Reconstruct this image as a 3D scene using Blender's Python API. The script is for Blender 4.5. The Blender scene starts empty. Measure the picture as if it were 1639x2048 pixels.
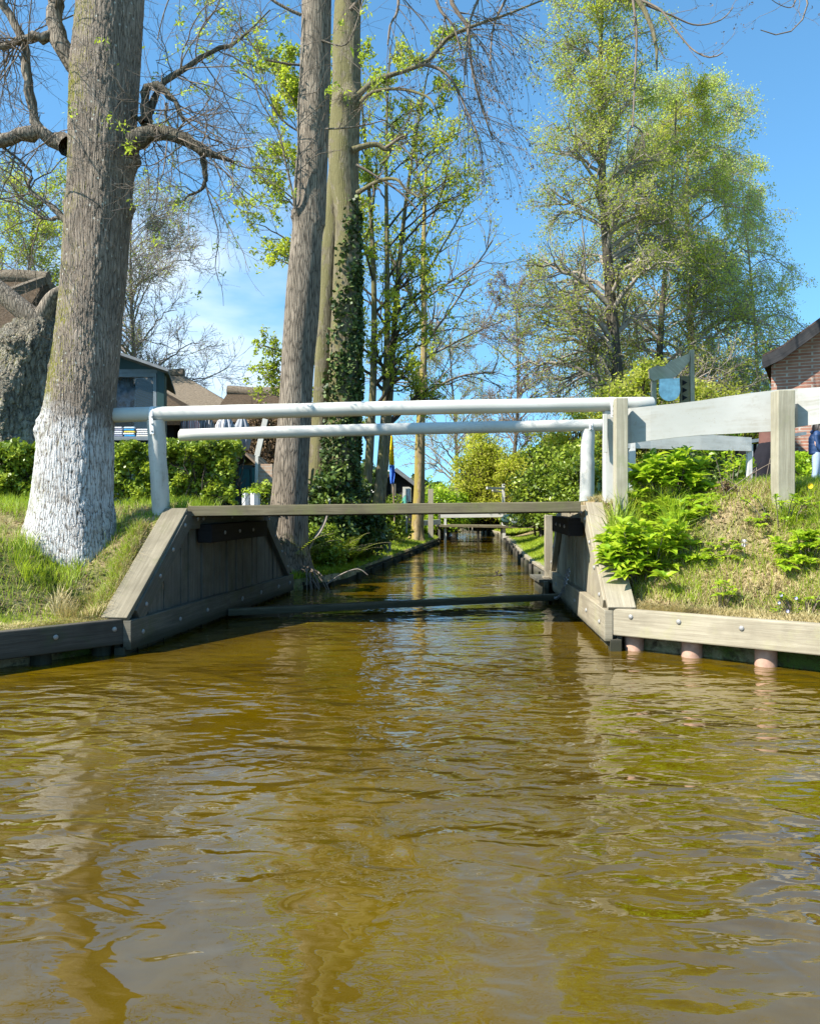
import bpy, math, random
import numpy as np
from mathutils import Vector
R = math.radians
scene = bpy.context.scene
COL = scene.collection

# ------------------------------------------------------------------ camera, light, exposure
H = 1.35                       # eye height above the water
HORIZON = 1005.0               # row of the horizon in the 1639 x 2048 photograph
F = 1600.0                     # focal length in photograph pixels
cam_d = bpy.data.cameras.new("camera")
cam = bpy.data.objects.new("camera", cam_d)
COL.objects.link(cam)
cam.location = (0, 0, H)
cam.rotation_euler = (R(90), 0, 0)
cam_d.sensor_width = 36
cam_d.lens = 36 * F / 2048
cam_d.shift_y = -(1024 - HORIZON) / 2048
cam_d.clip_start = 0.05
cam_d.clip_end = 3000
scene.camera = cam

SUN_EL = 44.0
sun_h = Vector((-0.865, -0.50)).normalized()
sun_dir = Vector((sun_h.x * math.cos(R(SUN_EL)), sun_h.y * math.cos(R(SUN_EL)), math.sin(R(SUN_EL))))
sd = bpy.data.lights.new("sun", 'SUN')
sd.energy = 5.0
sd.angle = R(0.5)
sd.color = (1.0, 0.95, 0.86)
sun = bpy.data.objects.new("sun", sd)
COL.objects.link(sun)
sun.rotation_euler = sun_dir.to_track_quat('Z', 'Y').to_euler()

world = bpy.data.worlds.new("World")
scene.world = world
world.use_nodes = True
wn = world.node_tree
wn.nodes.clear()
wo = wn.nodes.new('ShaderNodeOutputWorld')
bg = wn.nodes.new('ShaderNodeBackground')
sky = wn.nodes.new('ShaderNodeTexSky')
sky.sky_type = 'NISHITA'
sky.sun_disc = False
sky.sun_elevation = R(SUN_EL)
sky.sun_rotation = math.atan2(sun_h.x, sun_h.y)
sky.air_density = 1.0
sky.dust_density = 0.3
sky.ozone_density = 2.0
hs = wn.nodes.new('ShaderNodeHueSaturation')
hs.inputs['Saturation'].default_value = 1.12
hs.inputs['Value'].default_value = 1.0
wn.links.new(sky.outputs[0], hs.inputs['Color'])
stc = wn.nodes.new('ShaderNodeTexCoord')      # clear spring air: no white band at the horizon
smp = wn.nodes.new('ShaderNodeMapping')
smp.vector_type = 'POINT'
smp.inputs['Scale'].default_value = (1, 1, 0.85)
smp.inputs['Location'].default_value = (0, 0, 0.16)
snm = wn.nodes.new('ShaderNodeVectorMath'); snm.operation = 'NORMALIZE'
wn.links.new(stc.outputs['Generated'], smp.inputs[0])
wn.links.new(smp.outputs[0], snm.inputs[0])
wn.links.new(snm.outputs[0], sky.inputs['Vector'])
# a few thin high clouds low in the sky
wtc = wn.nodes.new('ShaderNodeTexCoord')
wmap = wn.nodes.new('ShaderNodeMapping')
wmap.inputs['Scale'].default_value = (2.0, 2.0, 6.0)
wmap.inputs['Location'].default_value = (0.35, 0.0, 0.1)
wnz = wn.nodes.new('ShaderNodeTexNoise')
wnz.inputs['Scale'].default_value = 1.6
wnz.inputs['Detail'].default_value = 6
wrp = wn.nodes.new('ShaderNodeValToRGB')
wrp.color_ramp.elements[0].position = 0.40
wrp.color_ramp.elements[0].color = (0, 0, 0, 1)
wrp.color_ramp.elements[1].position = 0.78
wrp.color_ramp.elements[1].color = (0.8, 0.8, 0.8, 1)
wmx = wn.nodes.new('ShaderNodeMixRGB')
wmx.inputs[2].default_value = (4.6, 5.0, 5.3, 1)
wn.links.new(wtc.outputs['Generated'], wmap.inputs[0])
wn.links.new(wmap.outputs[0], wnz.inputs['Vector'])
wn.links.new(wnz.outputs['Fac'], wrp.inputs[0])
wds = wn.nodes.new('ShaderNodeVectorMath'); wds.operation = 'DISTANCE'
wds.inputs[1].default_value = (-0.26, 0.94, 0.20)
wn.links.new(wtc.outputs['Generated'], wds.inputs[0])
wr2 = wn.nodes.new('ShaderNodeValToRGB')
wr2.color_ramp.elements[0].position = 0.03; wr2.color_ramp.elements[0].color = (1.5, 1.5, 1.5, 1)
wr2.color_ramp.elements[1].position = 0.26; wr2.color_ramp.elements[1].color = (0.0, 0.0, 0.0, 1)
wn.links.new(wds.outputs['Value'], wr2.inputs[0])
wml = wn.nodes.new('ShaderNodeMath'); wml.operation = 'MULTIPLY'; wml.use_clamp = True
wn.links.new(wrp.outputs[0], wml.inputs[0]); wn.links.new(wr2.outputs[0], wml.inputs[1])
wn.links.new(wml.outputs[0], wmx.inputs[0])
wtn = wn.nodes.new('ShaderNodeMixRGB'); wtn.blend_type = 'MULTIPLY'; wtn.inputs[0].default_value = 1
wtn.inputs[2].default_value = (0.80, 1.06, 1.02, 1)
wn.links.new(hs.outputs[0], wtn.inputs[1]); wn.links.new(wtn.outputs[0], wmx.inputs[1])
wn.links.new(wmx.outputs[0], bg.inputs[0])
bg.inputs[1].default_value = 0.124
wn.links.new(bg.outputs[0], wo.inputs[0])

scene.view_settings.view_transform = 'Standard'
scene.view_settings.look = 'None'
scene.view_settings.gamma = 1
scene.view_settings.use_curve_mapping = False
scene.view_settings.exposure = 1.2
scene.cycles.max_bounces = 8
scene.cycles.transparent_max_bounces = 8
scene.cycles.caustics_reflective = False
scene.cycles.caustics_refractive = False

# ------------------------------------------------------------------ helpers
def at(px, py, D):
    """point seen at photograph pixel (px, py) at distance D in front of the eye"""
    return np.array([(px - 819.5) / F * D, D, H - (py - HORIZON) / F * D])

def V3(p): return np.array([float(p[0]), float(p[1]), float(p[2])])
def nrm(v):
    v = np.asarray(v, float)
    return v / (np.linalg.norm(v, axis=-1, keepdims=True) + 1e-12)
def sstep(a, b, x):
    t = np.clip((np.asarray(x, float) - a) / (b - a), 0, 1)
    return t * t * (3 - 2 * t)

def wloc(o):
    v = Vector((0, 0, 0))
    while o is not None:
        v = v + o.location
        o = o.parent
    return np.array(v)

def tag(o, label=None, cat=None, group=None, kind=None):
    if label: o['label'] = label
    if cat: o['category'] = cat
    if group: o['group'] = group
    if kind: o['kind'] = kind
    return o

def empty(name, loc, label, cat, group=None):
    o = bpy.data.objects.new(name, None)
    COL.objects.link(o)
    o.location = tuple(float(c) for c in loc)
    o.empty_display_size = 0.2
    return tag(o, label, cat, group)

def copy_tree(o, parent=None):
    c = o.copy()
    COL.objects.link(c)
    if parent is not None: c.parent = parent
    for ch in list(o.children):
        copy_tree(ch, c)
    return c

def link_mesh(name, me, mat, parent=None, smooth=False):
    o = bpy.data.objects.new(name, me)
    COL.objects.link(o)
    if parent is not None: o.parent = parent
    if mat is not None: me.materials.append(mat)
    if smooth: me.polygons.foreach_set('use_smooth', [True] * len(me.polygons))
    return o

def np_mesh(name, verts, faces, mat, parent=None, smooth=False, face_attr=None, uv=None, origin=None):
    """faces: (n,k) array; verts in world coordinates"""
    verts = np.asarray(verts, np.float32).reshape(-1, 3)
    off = wloc(parent) if parent is not None else np.zeros(3)
    if origin is not None and parent is None: off = np.asarray(origin, float)
    verts = verts - off.astype(np.float32)
    me = bpy.data.meshes.new(name)
    if not isinstance(faces, list): faces = [faces]
    faces = [np.asarray(f, np.int32) for f in faces if len(f)]
    nl = sum(f.size for f in faces)
    nf = sum(len(f) for f in faces)
    me.vertices.add(len(verts))
    me.vertices.foreach_set('co', verts.ravel())
    me.loops.add(nl)
    me.loops.foreach_set('vertex_index', np.concatenate([f.ravel() for f in faces]))
    me.polygons.add(nf)
    tot = np.concatenate([np.full(len(f), f.shape[1], np.int32) for f in faces])
    st = np.concatenate([[0], np.cumsum(tot)[:-1]]).astype(np.int32)
    me.polygons.foreach_set('loop_start', st)
    if face_attr is not None:
        a = me.attributes.new('rnd', 'FLOAT', 'FACE')
        a.data.foreach_set('value', np.asarray(face_attr, np.float32))
    if uv is not None:
        l = me.uv_layers.new(name='UVMap')
        l.data.foreach_set('uv', np.asarray(uv, np.float32).ravel())
    me.update(calc_edges=True)
    me.validate()
    o = link_mesh(name, me, mat, parent, smooth)
    if parent is None and origin is not None: o.location = tuple(float(c) for c in origin)
    return o

class MB:
    """collects boxes, beams and tubes with UVs (u along the grain, in metres)"""
    def __init__(s):
        s.v = []; s.f = []; s.uv = []; s.rng = random.Random(7)
    def poly(s, pts, uvs=None):
        i = len(s.v)
        s.v += [tuple(float(c) for c in p) for p in pts]
        s.f.append(tuple(range(i, i + len(pts))))
        if uvs is None:
            p0 = V3(pts[0]); e = nrm(V3(pts[1]) - p0)
            n = np.cross(V3(pts[1]) - p0, V3(pts[-1]) - p0); g = nrm(np.cross(n, e))
            uvs = [(float(np.dot(V3(p) - p0, e)), float(np.dot(V3(p) - p0, g))) for p in pts]
        s.uv += uvs
    def beam(s, a, b, w, h, up=(0, 0, 1), w2=None, h2=None):
        """box from a to b; h measured along up, w across"""
        a, b = V3(a), V3(b)
        d = nrm(b - a); side = nrm(np.cross(d, V3(up))); u = nrm(np.cross(side, d))
        w2 = w if w2 is None else w2; h2 = h if h2 is None else h2
        L = float(np.linalg.norm(b - a))
        c = [(-1, -1), (1, -1), (1, 1), (-1, 1)]
        A = [a + side * x * w / 2 + u * y * h / 2 for x, y in c]
        B = [b + side * x * w2 / 2 + u * y * h2 / 2 for x, y in c]
        o1, o2 = s.rng.uniform(0, 40), s.rng.uniform(0, 40)
        per = [0, w, w + h, 2 * w + h, 2 * w + 2 * h]
        i = len(s.v)
        s.v += [tuple(p) for p in A + B]
        for k in range(4):
            k2 = (k + 1) % 4
            s.f.append((i + k, i + k2, i + 4 + k2, i + 4 + k))
            s.uv += [(o1, o2 + per[k]), (o1, o2 + per[k + 1]), (o1 + L, o2 + per[k + 1]), (o1 + L, o2 + per[k])]
        s.f.append((i + 3, i + 2, i + 1, i)); s.uv += [(o1, o2 + h), (o1 + .02, o2 + h), (o1 + .02, o2), (o1, o2)]
        s.f.append((i + 4, i + 5, i + 6, i + 7)); s.uv += [(o1, o2), (o1 + .02, o2), (o1 + .02, o2 + h), (o1, o2 + h)]
    def box(s, lo, hi):
        lo, hi = V3(lo), V3(hi); c = (lo + hi) / 2; d = hi - lo
        s.beam((lo[0], c[1], c[2]), (hi[0], c[1], c[2]), d[1], d[2])
    def prism(s, pts, vec):
        """extrude a planar polygon (list of 3D points) along vec"""
        pts = [V3(p) for p in pts]; q = [p + V3(vec) for p in pts]
        n = len(pts)
        s.poly(pts[::-1]); s.poly(q)
        for k in range(n):
            k2 = (k + 1) % n
            s.poly([pts[k], pts[k2], q[k2], q[k]])
    def tube(s, pts, rad, sides=12, cap=True, noise=0.0, ref=None):
        pts = np.array([V3(p) for p in pts]); n = len(pts)
        rad = np.full(n, rad, float) if np.isscalar(rad) else np.asarray(rad, float)
        t = nrm(np.gradient(pts, axis=0))
        ref = V3(ref) if ref is not None else (np.array([0, 1.0, 0.01]) if abs(t[0][2]) > .7 else np.array([0, 0, 1.0]))
        i0 = len(s.v); o1 = s.rng.uniform(0, 30)
        Ls = np.concatenate([[0], np.cumsum(np.linalg.norm(np.diff(pts, axis=0), axis=1))])
        for k in range(n):
            a = nrm(np.cross(t[k], ref)); b = np.cross(t[k], a)
            for j in range(sides):
                th = 2 * math.pi * j / sides
                r = rad[k] * (1 + noise * s.rng.uniform(-1, 1))
                s.v.append(tuple(pts[k] + (a * math.cos(th) + b * math.sin(th)) * r))
        for k in range(n - 1):
            for j in range(sides):
                j2 = (j + 1) % sides
                s.f.append((i0 + k * sides + j, i0 + k * sides + j2, i0 + (k + 1) * sides + j2, i0 + (k + 1) * sides + j))
                w0, w1 = j / sides * 6.28 * rad[k], (j + 1) / sides * 6.28 * rad[k]
                s.uv += [(o1 + Ls[k], w0), (o1 + Ls[k], w1), (o1 + Ls[k + 1], w1), (o1 + Ls[k + 1], w0)]
        if cap:
            for k, rev in ((0, True), (n - 1, False)):
                idx = [i0 + k * sides + j for j in range(sides)]
                if rev: idx = idx[::-1]
                s.f.append(tuple(idx)); s.uv += [(o1 + .01 * math.cos(j), .01 * j) for j in range(sides)]
    def lathe(s, c, prof, sides=20):
        """prof: list of (r, z) from c"""
        i0 = len(s.v)
        for r, z in prof:
            for j in range(sides):
                th = 2 * math.pi * j / sides
                s.v.append((c[0] + r * math.cos(th), c[1] + r * math.sin(th), c[2] + z))
        for k in range(len(prof) - 1):
            for j in range(sides):
                j2 = (j + 1) % sides
                s.f.append((i0 + k * sides + j, i0 + k * sides + j2, i0 + (k + 1) * sides + j2, i0 + (k + 1) * sides + j))
                s.uv += [(prof[k][1], j * .05), (prof[k][1], j * .05 + .05), (prof[k + 1][1], j * .05 + .05), (prof[k + 1][1], j * .05)]
    def build(s, name, mat, parent=None, bevel=0.0, smooth=False, origin=None, seg=2):
        off = wloc(parent) if parent is not None else (V3(origin) if origin is not None else np.zeros(3))
        me = bpy.data.meshes.new(name)
        me.from_pydata([tuple(V3(p) - off) for p in s.v], [], s.f)
        l = me.uv_layers.new(name='UVMap')
        l.data.foreach_set('uv', np.asarray(s.uv, np.float32).ravel())
        o = link_mesh(name, me, mat, parent, smooth)
        if parent is None and origin is not None: o.location = tuple(float(c) for c in origin)
        if bevel:
            m = o.modifiers.new('bevel', 'BEVEL'); m.width = bevel; m.segments = seg; m.limit_method = 'ANGLE'; m.angle_limit = R(40)
        if smooth and hasattr(me, 'set_sharp_from_angle'): me.set_sharp_from_angle(angle=R(45))
        return o

# ------------------------------------------------------------------ materials
class NT:
    def __init__(s, name):
        s.m = bpy.data.materials.new(name); s.m.use_nodes = True
        s.t = s.m.node_tree; s.t.nodes.clear()
        s.out = s.n('ShaderNodeOutputMaterial')
        s.b = s.n('ShaderNodeBsdfPrincipled')
        s.l(s.b.outputs[0], s.out.inputs['Surface'])
    def n(s, typ, **kw):
        nd = s.t.nodes.new(typ)
        for k, v in kw.items():
            if k in nd.inputs: nd.inputs[k].default_value = v
            else: setattr(nd, k, v)
        return nd
    def l(s, a, b): s.t.links.new(a, b)
    def coord(s, kind='Object', scale=(1, 1, 1), loc=(0, 0, 0)):
        tc = s.n('ShaderNodeTexCoord'); mp = s.n('ShaderNodeMapping')
        mp.inputs['Scale'].default_value = scale; mp.inputs['Location'].default_value = loc
        s.l(tc.outputs[kind], mp.inputs[0]); return mp.outputs[0]
    def noise(s, vec, scale, detail=4, rough=.55, dist=0.0):
        nd = s.n('ShaderNodeTexNoise'); nd.inputs['Scale'].default_value = scale; nd.inputs['Detail'].default_value = detail
        nd.inputs['Roughness'].default_value = rough; nd.inputs['Distortion'].default_value = dist
        if vec is not None: s.l(vec, nd.inputs['Vector'])
        return nd.outputs['Fac']
    def ramp(s, fac, stops, interp='LINEAR'):
        nd = s.n('ShaderNodeValToRGB'); cr = nd.color_ramp; cr.interpolation = interp
        while len(cr.elements) < len(stops): cr.elements.new(0.5)
        for e, (p, c) in zip(cr.elements, stops):
            e.position = p; e.color = (c[0], c[1], c[2], 1) if not np.isscalar(c) else (c, c, c, 1)
        s.l(fac, nd.inputs[0]); return nd.outputs[0]
    def mix(s, fac, a, b, mode='MIX'):
        nd = s.n('ShaderNodeMixRGB', blend_type=mode)
        for i, x in enumerate((fac, a, b)):
            if hasattr(x, 'is_linked'): s.l(x, nd.inputs[i])
            elif np.isscalar(x): nd.inputs[i].default_value = x
            else: nd.inputs[i].default_value = (x[0], x[1], x[2], 1)
        return nd.outputs[0]
    def math(s, op, a, b=0.0, clamp=False):
        nd = s.n('ShaderNodeMath', operation=op); nd.use_clamp = clamp
        for i, x in enumerate((a, b)):
            if hasattr(x, 'is_linked'): s.l(x, nd.inputs[i])
            else: nd.inputs[i].default_value = x
        return nd.outputs[0]
    def bump(s, h, strength=.5, dist=.01, prev=None):
        nd = s.n('ShaderNodeBump'); nd.inputs['Strength'].default_value = strength; nd.inputs['Distance'].default_value = dist
        s.l(h, nd.inputs['Height'])
        if prev is not None: s.l(prev, nd.inputs['Normal'])
        s.l(nd.outputs[0], s.b.inputs['Normal']); return nd.outputs[0]
    def col(s, c):
        if hasattr(c, 'is_linked'): s.l(c, s.b.inputs['Base Color'])
        else: s.b.inputs['Base Color'].default_value = (c[0], c[1], c[2], 1)
    def rough(s, r): s.b.inputs['Roughness'].default_value = r
    def spec(s, v): s.b.inputs['Specular IOR Level'].default_value = v

def m_plain(name, c, rough=.6, var=.12, spec=.3, metal=0.0, scale=9):
    m = NT(name); v = m.coord()
    n = m.noise(v, scale, 5)
    m.col(m.mix(m.ramp(n, [(.3, 0), (.7, 1)]), [x * (1 - var) for x in c], [min(1, x * (1 + var)) for x in c]))
    m.rough(rough); m.spec(spec); m.b.inputs['Metallic'].default_value = metal
    m.bump(m.noise(v, scale * 4, 4), .25, .004)
    return m.m

def m_wood(name, dark, light, algae=None, algae_amt=.4, rough=.85, fine=1.0, bump=.55):
    m = NT(name)
    uv = m.coord('UV', (1.3, 26 * fine, 1))
    g = m.noise(uv, 1.6, 7, .65, .6)
    uv2 = m.coord('UV', (.8, 110 * fine, 1))
    g2 = m.noise(uv2, 1.5, 5, .6)
    ob = m.coord('Object')
    st = m.noise(ob, 2.2, 5, .6)
    c = m.ramp(g, [(.25, dark), (.75, light)])
    c = m.mix(m.ramp(g2, [(.35, .6), (.6, 0)]), c, dark)
    c = m.mix(m.ramp(st, [(.38, .45), (.62, 0)]), c, [x * .6 for x in dark])
    if algae is not None:
        st2 = m.noise(ob, 3.3, 6, .7)
        c = m.mix(m.ramp(st2, [(.62 - .3 * algae_amt, 0), (.75, .8)]), c, algae)
    geo = m.n('ShaderNodeNewGeometry'); sz = m.n('ShaderNodeSeparateXYZ'); m.l(geo.outputs['Position'], sz.inputs[0])
    wet = m.ramp(m.math('SUBTRACT', sz.outputs['Z'], m.math('MULTIPLY', st, .16)), [(.0, 1), (.07, 0)])   # wet, algae-stained foot at the waterline
    c = m.mix(m.math('MULTIPLY', wet, .75), c, (.022, .024, .012))
    m.col(c); m.rough(rough); m.spec(.2)
    h = m.math('ADD', m.math('MULTIPLY', g, .6), m.math('MULTIPLY', g2, .5))
    m.bump(h, bump, .006)
    return m.m

def m_paint(name, c=(.80, .82, .83), dirt=(.42, .40, .33), amt=.35):
    m = NT(name); ob = m.coord('Object'); uv = m.coord('UV', (1.0, 14, 1))
    a = m.noise(ob, 3.1, 6, .65); g = m.noise(uv, 1.5, 5, .6)
    d = m.math('MULTIPLY', m.ramp(a, [(.45, 0), (.8, 1)]), m.ramp(g, [(.4, 0), (.7, 1)]))
    f = m.noise(ob, 16, 4, .6)
    dapple = m.noise(ob, 1.1, 3, .5)
    c = m.mix(m.ramp(dapple, [(.35, .55), (.6, 0)]), c, [c[0] * .66, c[1] * .68, c[2] * .64])  # broad grey patches: soft shade dapple painted into the white
    c2 = m.mix(m.math('MULTIPLY', d, amt * 2.6, True), c, dirt)
    c2 = m.mix(m.ramp(f, [(.60, 0), (.72, .5)]), c2, [x * 1.1 for x in dirt])
    v = m.n('ShaderNodeTexVoronoi'); v.inputs['Scale'].default_value = 17; m.l(ob, v.inputs['Vector'])
    c2 = m.mix(m.ramp(v.outputs['Distance'], [(.05, .7), (.1, 0)]), c2, dirt)
    m.col(c2); m.rough(.55); m.spec(.35)
    m.bump(m.math('ADD', g, m.math('MULTIPLY', f, .5)), .25, .004)
    return m.m

def m_leaf(name, stops, trans=.35, rough=.55, spec=.35):
    m = NT(name)
    at_ = m.n('ShaderNodeAttribute', attribute_name='rnd')
    c = m.ramp(at_.outputs['Fac'], stops)
    m.col(c); m.rough(rough); m.spec(spec)
    tr = m.n('ShaderNodeBsdfTranslucent'); mx = m.n('ShaderNodeMixShader')
    c2 = m.mix(.55, c, (.55, .7, .06), 'MIX') if trans > .3 else c
    m.l(m.mix(1.0, c2, (1.2, 1.2, .9), 'MULTIPLY'), tr.inputs[0])
    mx.inputs[0].default_value = trans
    m.l(m.b.outputs[0], mx.inputs[1]); m.l(tr.outputs[0], mx.inputs[2]); m.l(mx.outputs[0], m.out.inputs['Surface'])
    return m.m

def m_bark(name, dark, light, moss=None, moss_side=(-1, -.3, .2), moss_amt=.5, sc=1.0, depth=.012, white=None, disp=False, dots=False, zs=.12, vw=.5):
    m = NT(name)
    ob = m.coord('Object', (1, 1, zs))
    warp = m.n('ShaderNodeTexNoise'); warp.inputs['Scale'].default_value = 9 * sc; warp.inputs['Detail'].default_value = 2
    m.l(ob, warp.inputs['Vector'])
    va = m.n('ShaderNodeVectorMath', operation='SCALE'); va.inputs['Scale'].default_value = .075 / sc
    m.l(warp.outputs['Color'], va.inputs[0])
    ad = m.n('ShaderNodeVectorMath', operation='ADD'); m.l(ob, ad.inputs[0]); m.l(va.outputs[0], ad.inputs[1])
    vo = m.n('ShaderNodeTexVoronoi', feature='DISTANCE_TO_EDGE'); vo.inputs['Scale'].default_value = 26 * sc
    m.l(ad.outputs[0], vo.inputs['Vector'])
    o1 = m.coord('Object')
    f = m.noise(o1, 55 * sc, 6, .7)
    big = m.noise(o1, 2.5, 4, .6)
    ridge = m.ramp(vo.outputs['Distance'], [(0.0, 0), (.12, .7), (.3, 1)])
    fl = m.noise(m.coord('Object', (1, 1, zs * .8), (3, 1, 2)), 30 * sc, 5, .7, .5)
    hgt = m.math('ADD', m.math('MULTIPLY', ridge, vw), m.math('ADD', m.math('MULTIPLY', m.ramp(fl, [(.3, 0), (.65, 1)]), .8 - vw), m.math('MULTIPLY', f, .35)))
    c = m.mix(m.ramp(hgt, [(.25, 0), (.95, 1)]), dark, light)
    c = m.mix(m.ramp(big, [(.4, .35), (.65, 0)]), c, dark)
    tc = m.n('ShaderNodeTexCoord')
    sep = m.n('ShaderNodeSeparateXYZ'); m.l(tc.outputs['Object'], sep.inputs[0])
    if moss is not None:
        geo = m.n('ShaderNodeNewGeometry')
        dp = m.n('ShaderNodeVectorMath', operation='DOT_PRODUCT'); m.l(geo.outputs['True Normal'], dp.inputs[0])
        dp.inputs[1].default_value = tuple(nrm(moss_side))
        mm = m.math('ADD', m.math('MULTIPLY', dp.outputs['Value'], .45), m.math('ADD', m.math('MULTIPLY', big, .8), m.math('MULTIPLY', m.noise(o1, 13, 5, .7), .4)))
        mf = m.ramp(mm, [(1.12 - .5 * moss_amt, 0), (1.32 - .5 * moss_amt, .9)])
        mc = m.mix(f, [x * .5 for x in moss], moss)
        c = m.mix(mf, c, mc)
    if dots:
        v3 = m.n('ShaderNodeTexVoronoi'); v3.inputs['Scale'].default_value = 13; m.l(o1, v3.inputs['Vector'])
        c = m.mix(m.ramp(v3.outputs['Distance'], [(.10, .75), (.17, 0)]), c, (.42, .43, .38))
    if white is not None:
        z0, z1 = white
        nz = m.noise(o1, 7, 5, .6); nz2 = m.noise(o1, 24, 4, .6)
        edge = m.math('ADD', sep.outputs['Z'], m.math('MULTIPLY', m.math('SUBTRACT', nz, .5), .55))
        # the paint reaches higher on the shoulder away from the path
        edge = m.math('ADD', edge, m.math('MULTIPLY', sep.outputs['X'], .35))
        up = m.ramp(m.math('MULTIPLY', m.math('SUBTRACT', edge, z1 - .12), 4.0), [(0, 1), (1, 0)])
        lo = m.ramp(m.math('MULTIPLY', m.math('SUBTRACT', m.math('SUBTRACT', edge, m.math('MULTIPLY', m.math('ABSOLUTE', sep.outputs['X']), -1.0)), z0), 6.0), [(0, 1), (1, 1)])
        wear = m.ramp(m.math('ADD', hgt, m.math('MULTIPLY', nz2, .6)), [(.66, .03), (1.08, .92)])
        wf = m.math('MULTIPLY', up, m.math('MULTIPLY', wear, m.ramp(m.noise(o1, 3.3, 5, .65), [(.32, .35), (.52, 1)])))
        c = m.mix(wf, c, m.mix(nz2, (.38, .375, .37), (.70, .69, .67)))
        _ = lo
    m.col(c); m.rough(.9); m.spec(.15)
    if disp:
        dn = m.n('ShaderNodeDisplacement'); dn.inputs['Scale'].default_value = depth * 2.1; dn.inputs['Midlevel'].default_value = .6
        m.l(hgt, dn.inputs['Height']); m.l(dn.outputs[0], m.out.inputs['Displacement'])
        m.m.displacement_method = 'BOTH'
    else:
        m.bump(hgt, 1.0, depth)
    return m.m

M = {}
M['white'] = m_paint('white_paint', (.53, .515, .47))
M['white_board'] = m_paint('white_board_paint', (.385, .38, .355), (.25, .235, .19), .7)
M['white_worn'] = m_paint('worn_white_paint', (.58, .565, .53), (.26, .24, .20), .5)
M['bleached'] = m_wood('bleached_timber', (.24, .205, .145), (.45, .40, .295), (.33, .31, .17), .25)
M['cap_timber'] = m_wood('cap_timber', (.15, .13, .09), (.33, .29, .21), (.12, .12, .06), .35)
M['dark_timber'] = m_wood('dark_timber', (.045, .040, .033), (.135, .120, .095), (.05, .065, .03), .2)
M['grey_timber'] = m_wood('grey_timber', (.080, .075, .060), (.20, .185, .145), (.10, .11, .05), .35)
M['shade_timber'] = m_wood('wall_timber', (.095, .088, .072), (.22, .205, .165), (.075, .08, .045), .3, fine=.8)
M['olive_timber'] = m_wood('mossy_timber', (.10, .085, .05), (.25, .21, .135), (.14, .15, .05), .5)
M['post_timber'] = m_wood('post_timber', (.25, .225, .16), (.50, .46, .35), (.24, .25, .14), .3, fine=.7)
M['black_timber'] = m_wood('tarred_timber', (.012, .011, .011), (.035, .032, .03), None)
M['bolt'] = m_plain('galvanised_bolt', (.30, .29, .27), .65, .25, .4, .3, 60)
M['strap'] = m_plain('painted_strap', (.62, .63, .63), .5, .15, .4)
M['chain'] = m_plain('galvanised_chain', (.30, .30, .31), .4, .2, .5, .8)
M['piling'] = m_plain('terracotta_piling', (.42, .26, .19), .7, .22, .2, 0, 14)
M['stump'] = m_wood('wet_piling', (.05, .045, .038), (.16, .14, .11), (.07, .08, .03), .3)

# water: brown peat water that scatters light, clear reflecting skin with ripples
def m_water():
    m = NT('canal_water')
    ob = m.coord('Object')
    murk = m.noise(ob, .55, 4, .55, .4); murk2 = m.noise(ob, 5.0, 5, .65, .8)
    c = m.mix(m.ramp(murk, [(.3, 0), (.7, 1)]), (.050, .028, .0006), (.108, .069, .0009))
    c = m.mix(m.ramp(murk2, [(.45, 0), (.75, .5)]), c, (.12, .078, .010))
    m.col(c); m.rough(.0); m.b.inputs["IOR"].default_value = 2.15; m.spec(.5)
    w1 = m.noise(m.coord('Object', (.8, 1.2, 1)), 2.2, .6, .4, 1.3)
    w2 = m.noise(m.coord('Object', (.75, 1.35, 1), (3.1, 7.7, 0)), 6.5, 1, .4, .9)
    w3 = m.noise(m.coord('Object', (.55, 1.5, 1), (9, 2, 0)), 17, 2, .5, .5)
    sepn = m.n('ShaderNodeSeparateXYZ'); m.l(ob, sepn.inputs[0])
    calm = m.ramp(m.noise(ob, .45, 2, .5), [(.36, .22), (.62, 1)])
    # calm glassy water near the boat, rougher towards the bridge
    yy = m.math('MULTIPLY', m.math('SUBTRACT', sepn.outputs['Y'], 1.9), .55, True)
    k = m.math('MULTIPLY', m.math('ADD', m.math('MULTIPLY', yy, .88), .12), calm)
    h = m.math('ADD', m.math('MULTIPLY', w1, 1.0), m.math('MULTIPLY', w2, .40))
    far = m.math('SUBTRACT', 1.0, m.math('MULTIPLY', m.math('MULTIPLY', m.math('SUBTRACT', sepn.outputs['Y'], 4.2), .22, True), .66))
    far = m.math('MULTIPLY', far, m.math('SUBTRACT', 1.0, m.math('MULTIPLY', m.math('MULTIPLY', m.math('SUBTRACT', sepn.outputs['Y'], 11.0), .12, True), .4)))
    h = m.math('MULTIPLY', m.math('MULTIPLY', m.math('ADD', h, m.math('MULTIPLY', w3, .06)), k), far)
    m.bump(h, 1.0, .068)
    return m.m

def m_ground():
    m = NT('bank_soil')
    ob = m.coord('Object')
    a = m.noise(ob, 1.3, 6, .65); b = m.noise(ob, 9, 6, .7); d = m.noise(ob, 40, 4, .7)
    green = m.mix(b, (.045, .075, .012), (.10, .13, .025))
    straw = m.mix(d, (.20, .145, .075), (.50, .38, .22))
    soil = m.mix(d, (.035, .025, .015), (.10, .07, .04))
    c = m.mix(m.ramp(a, [(.42, 0), (.58, 1)]), green, straw)
    c = m.mix(m.ramp(b, [(.35, 1), (.5, 0)]), c, soil)
    m.col(c); m.rough(.95); m.spec(.1)
    m.bump(m.math('ADD', b, m.math('MULTIPLY', d, .5)), .8, .03)
    return m.m
M['water'] = m_water()
M['ground'] = m_ground()

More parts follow.
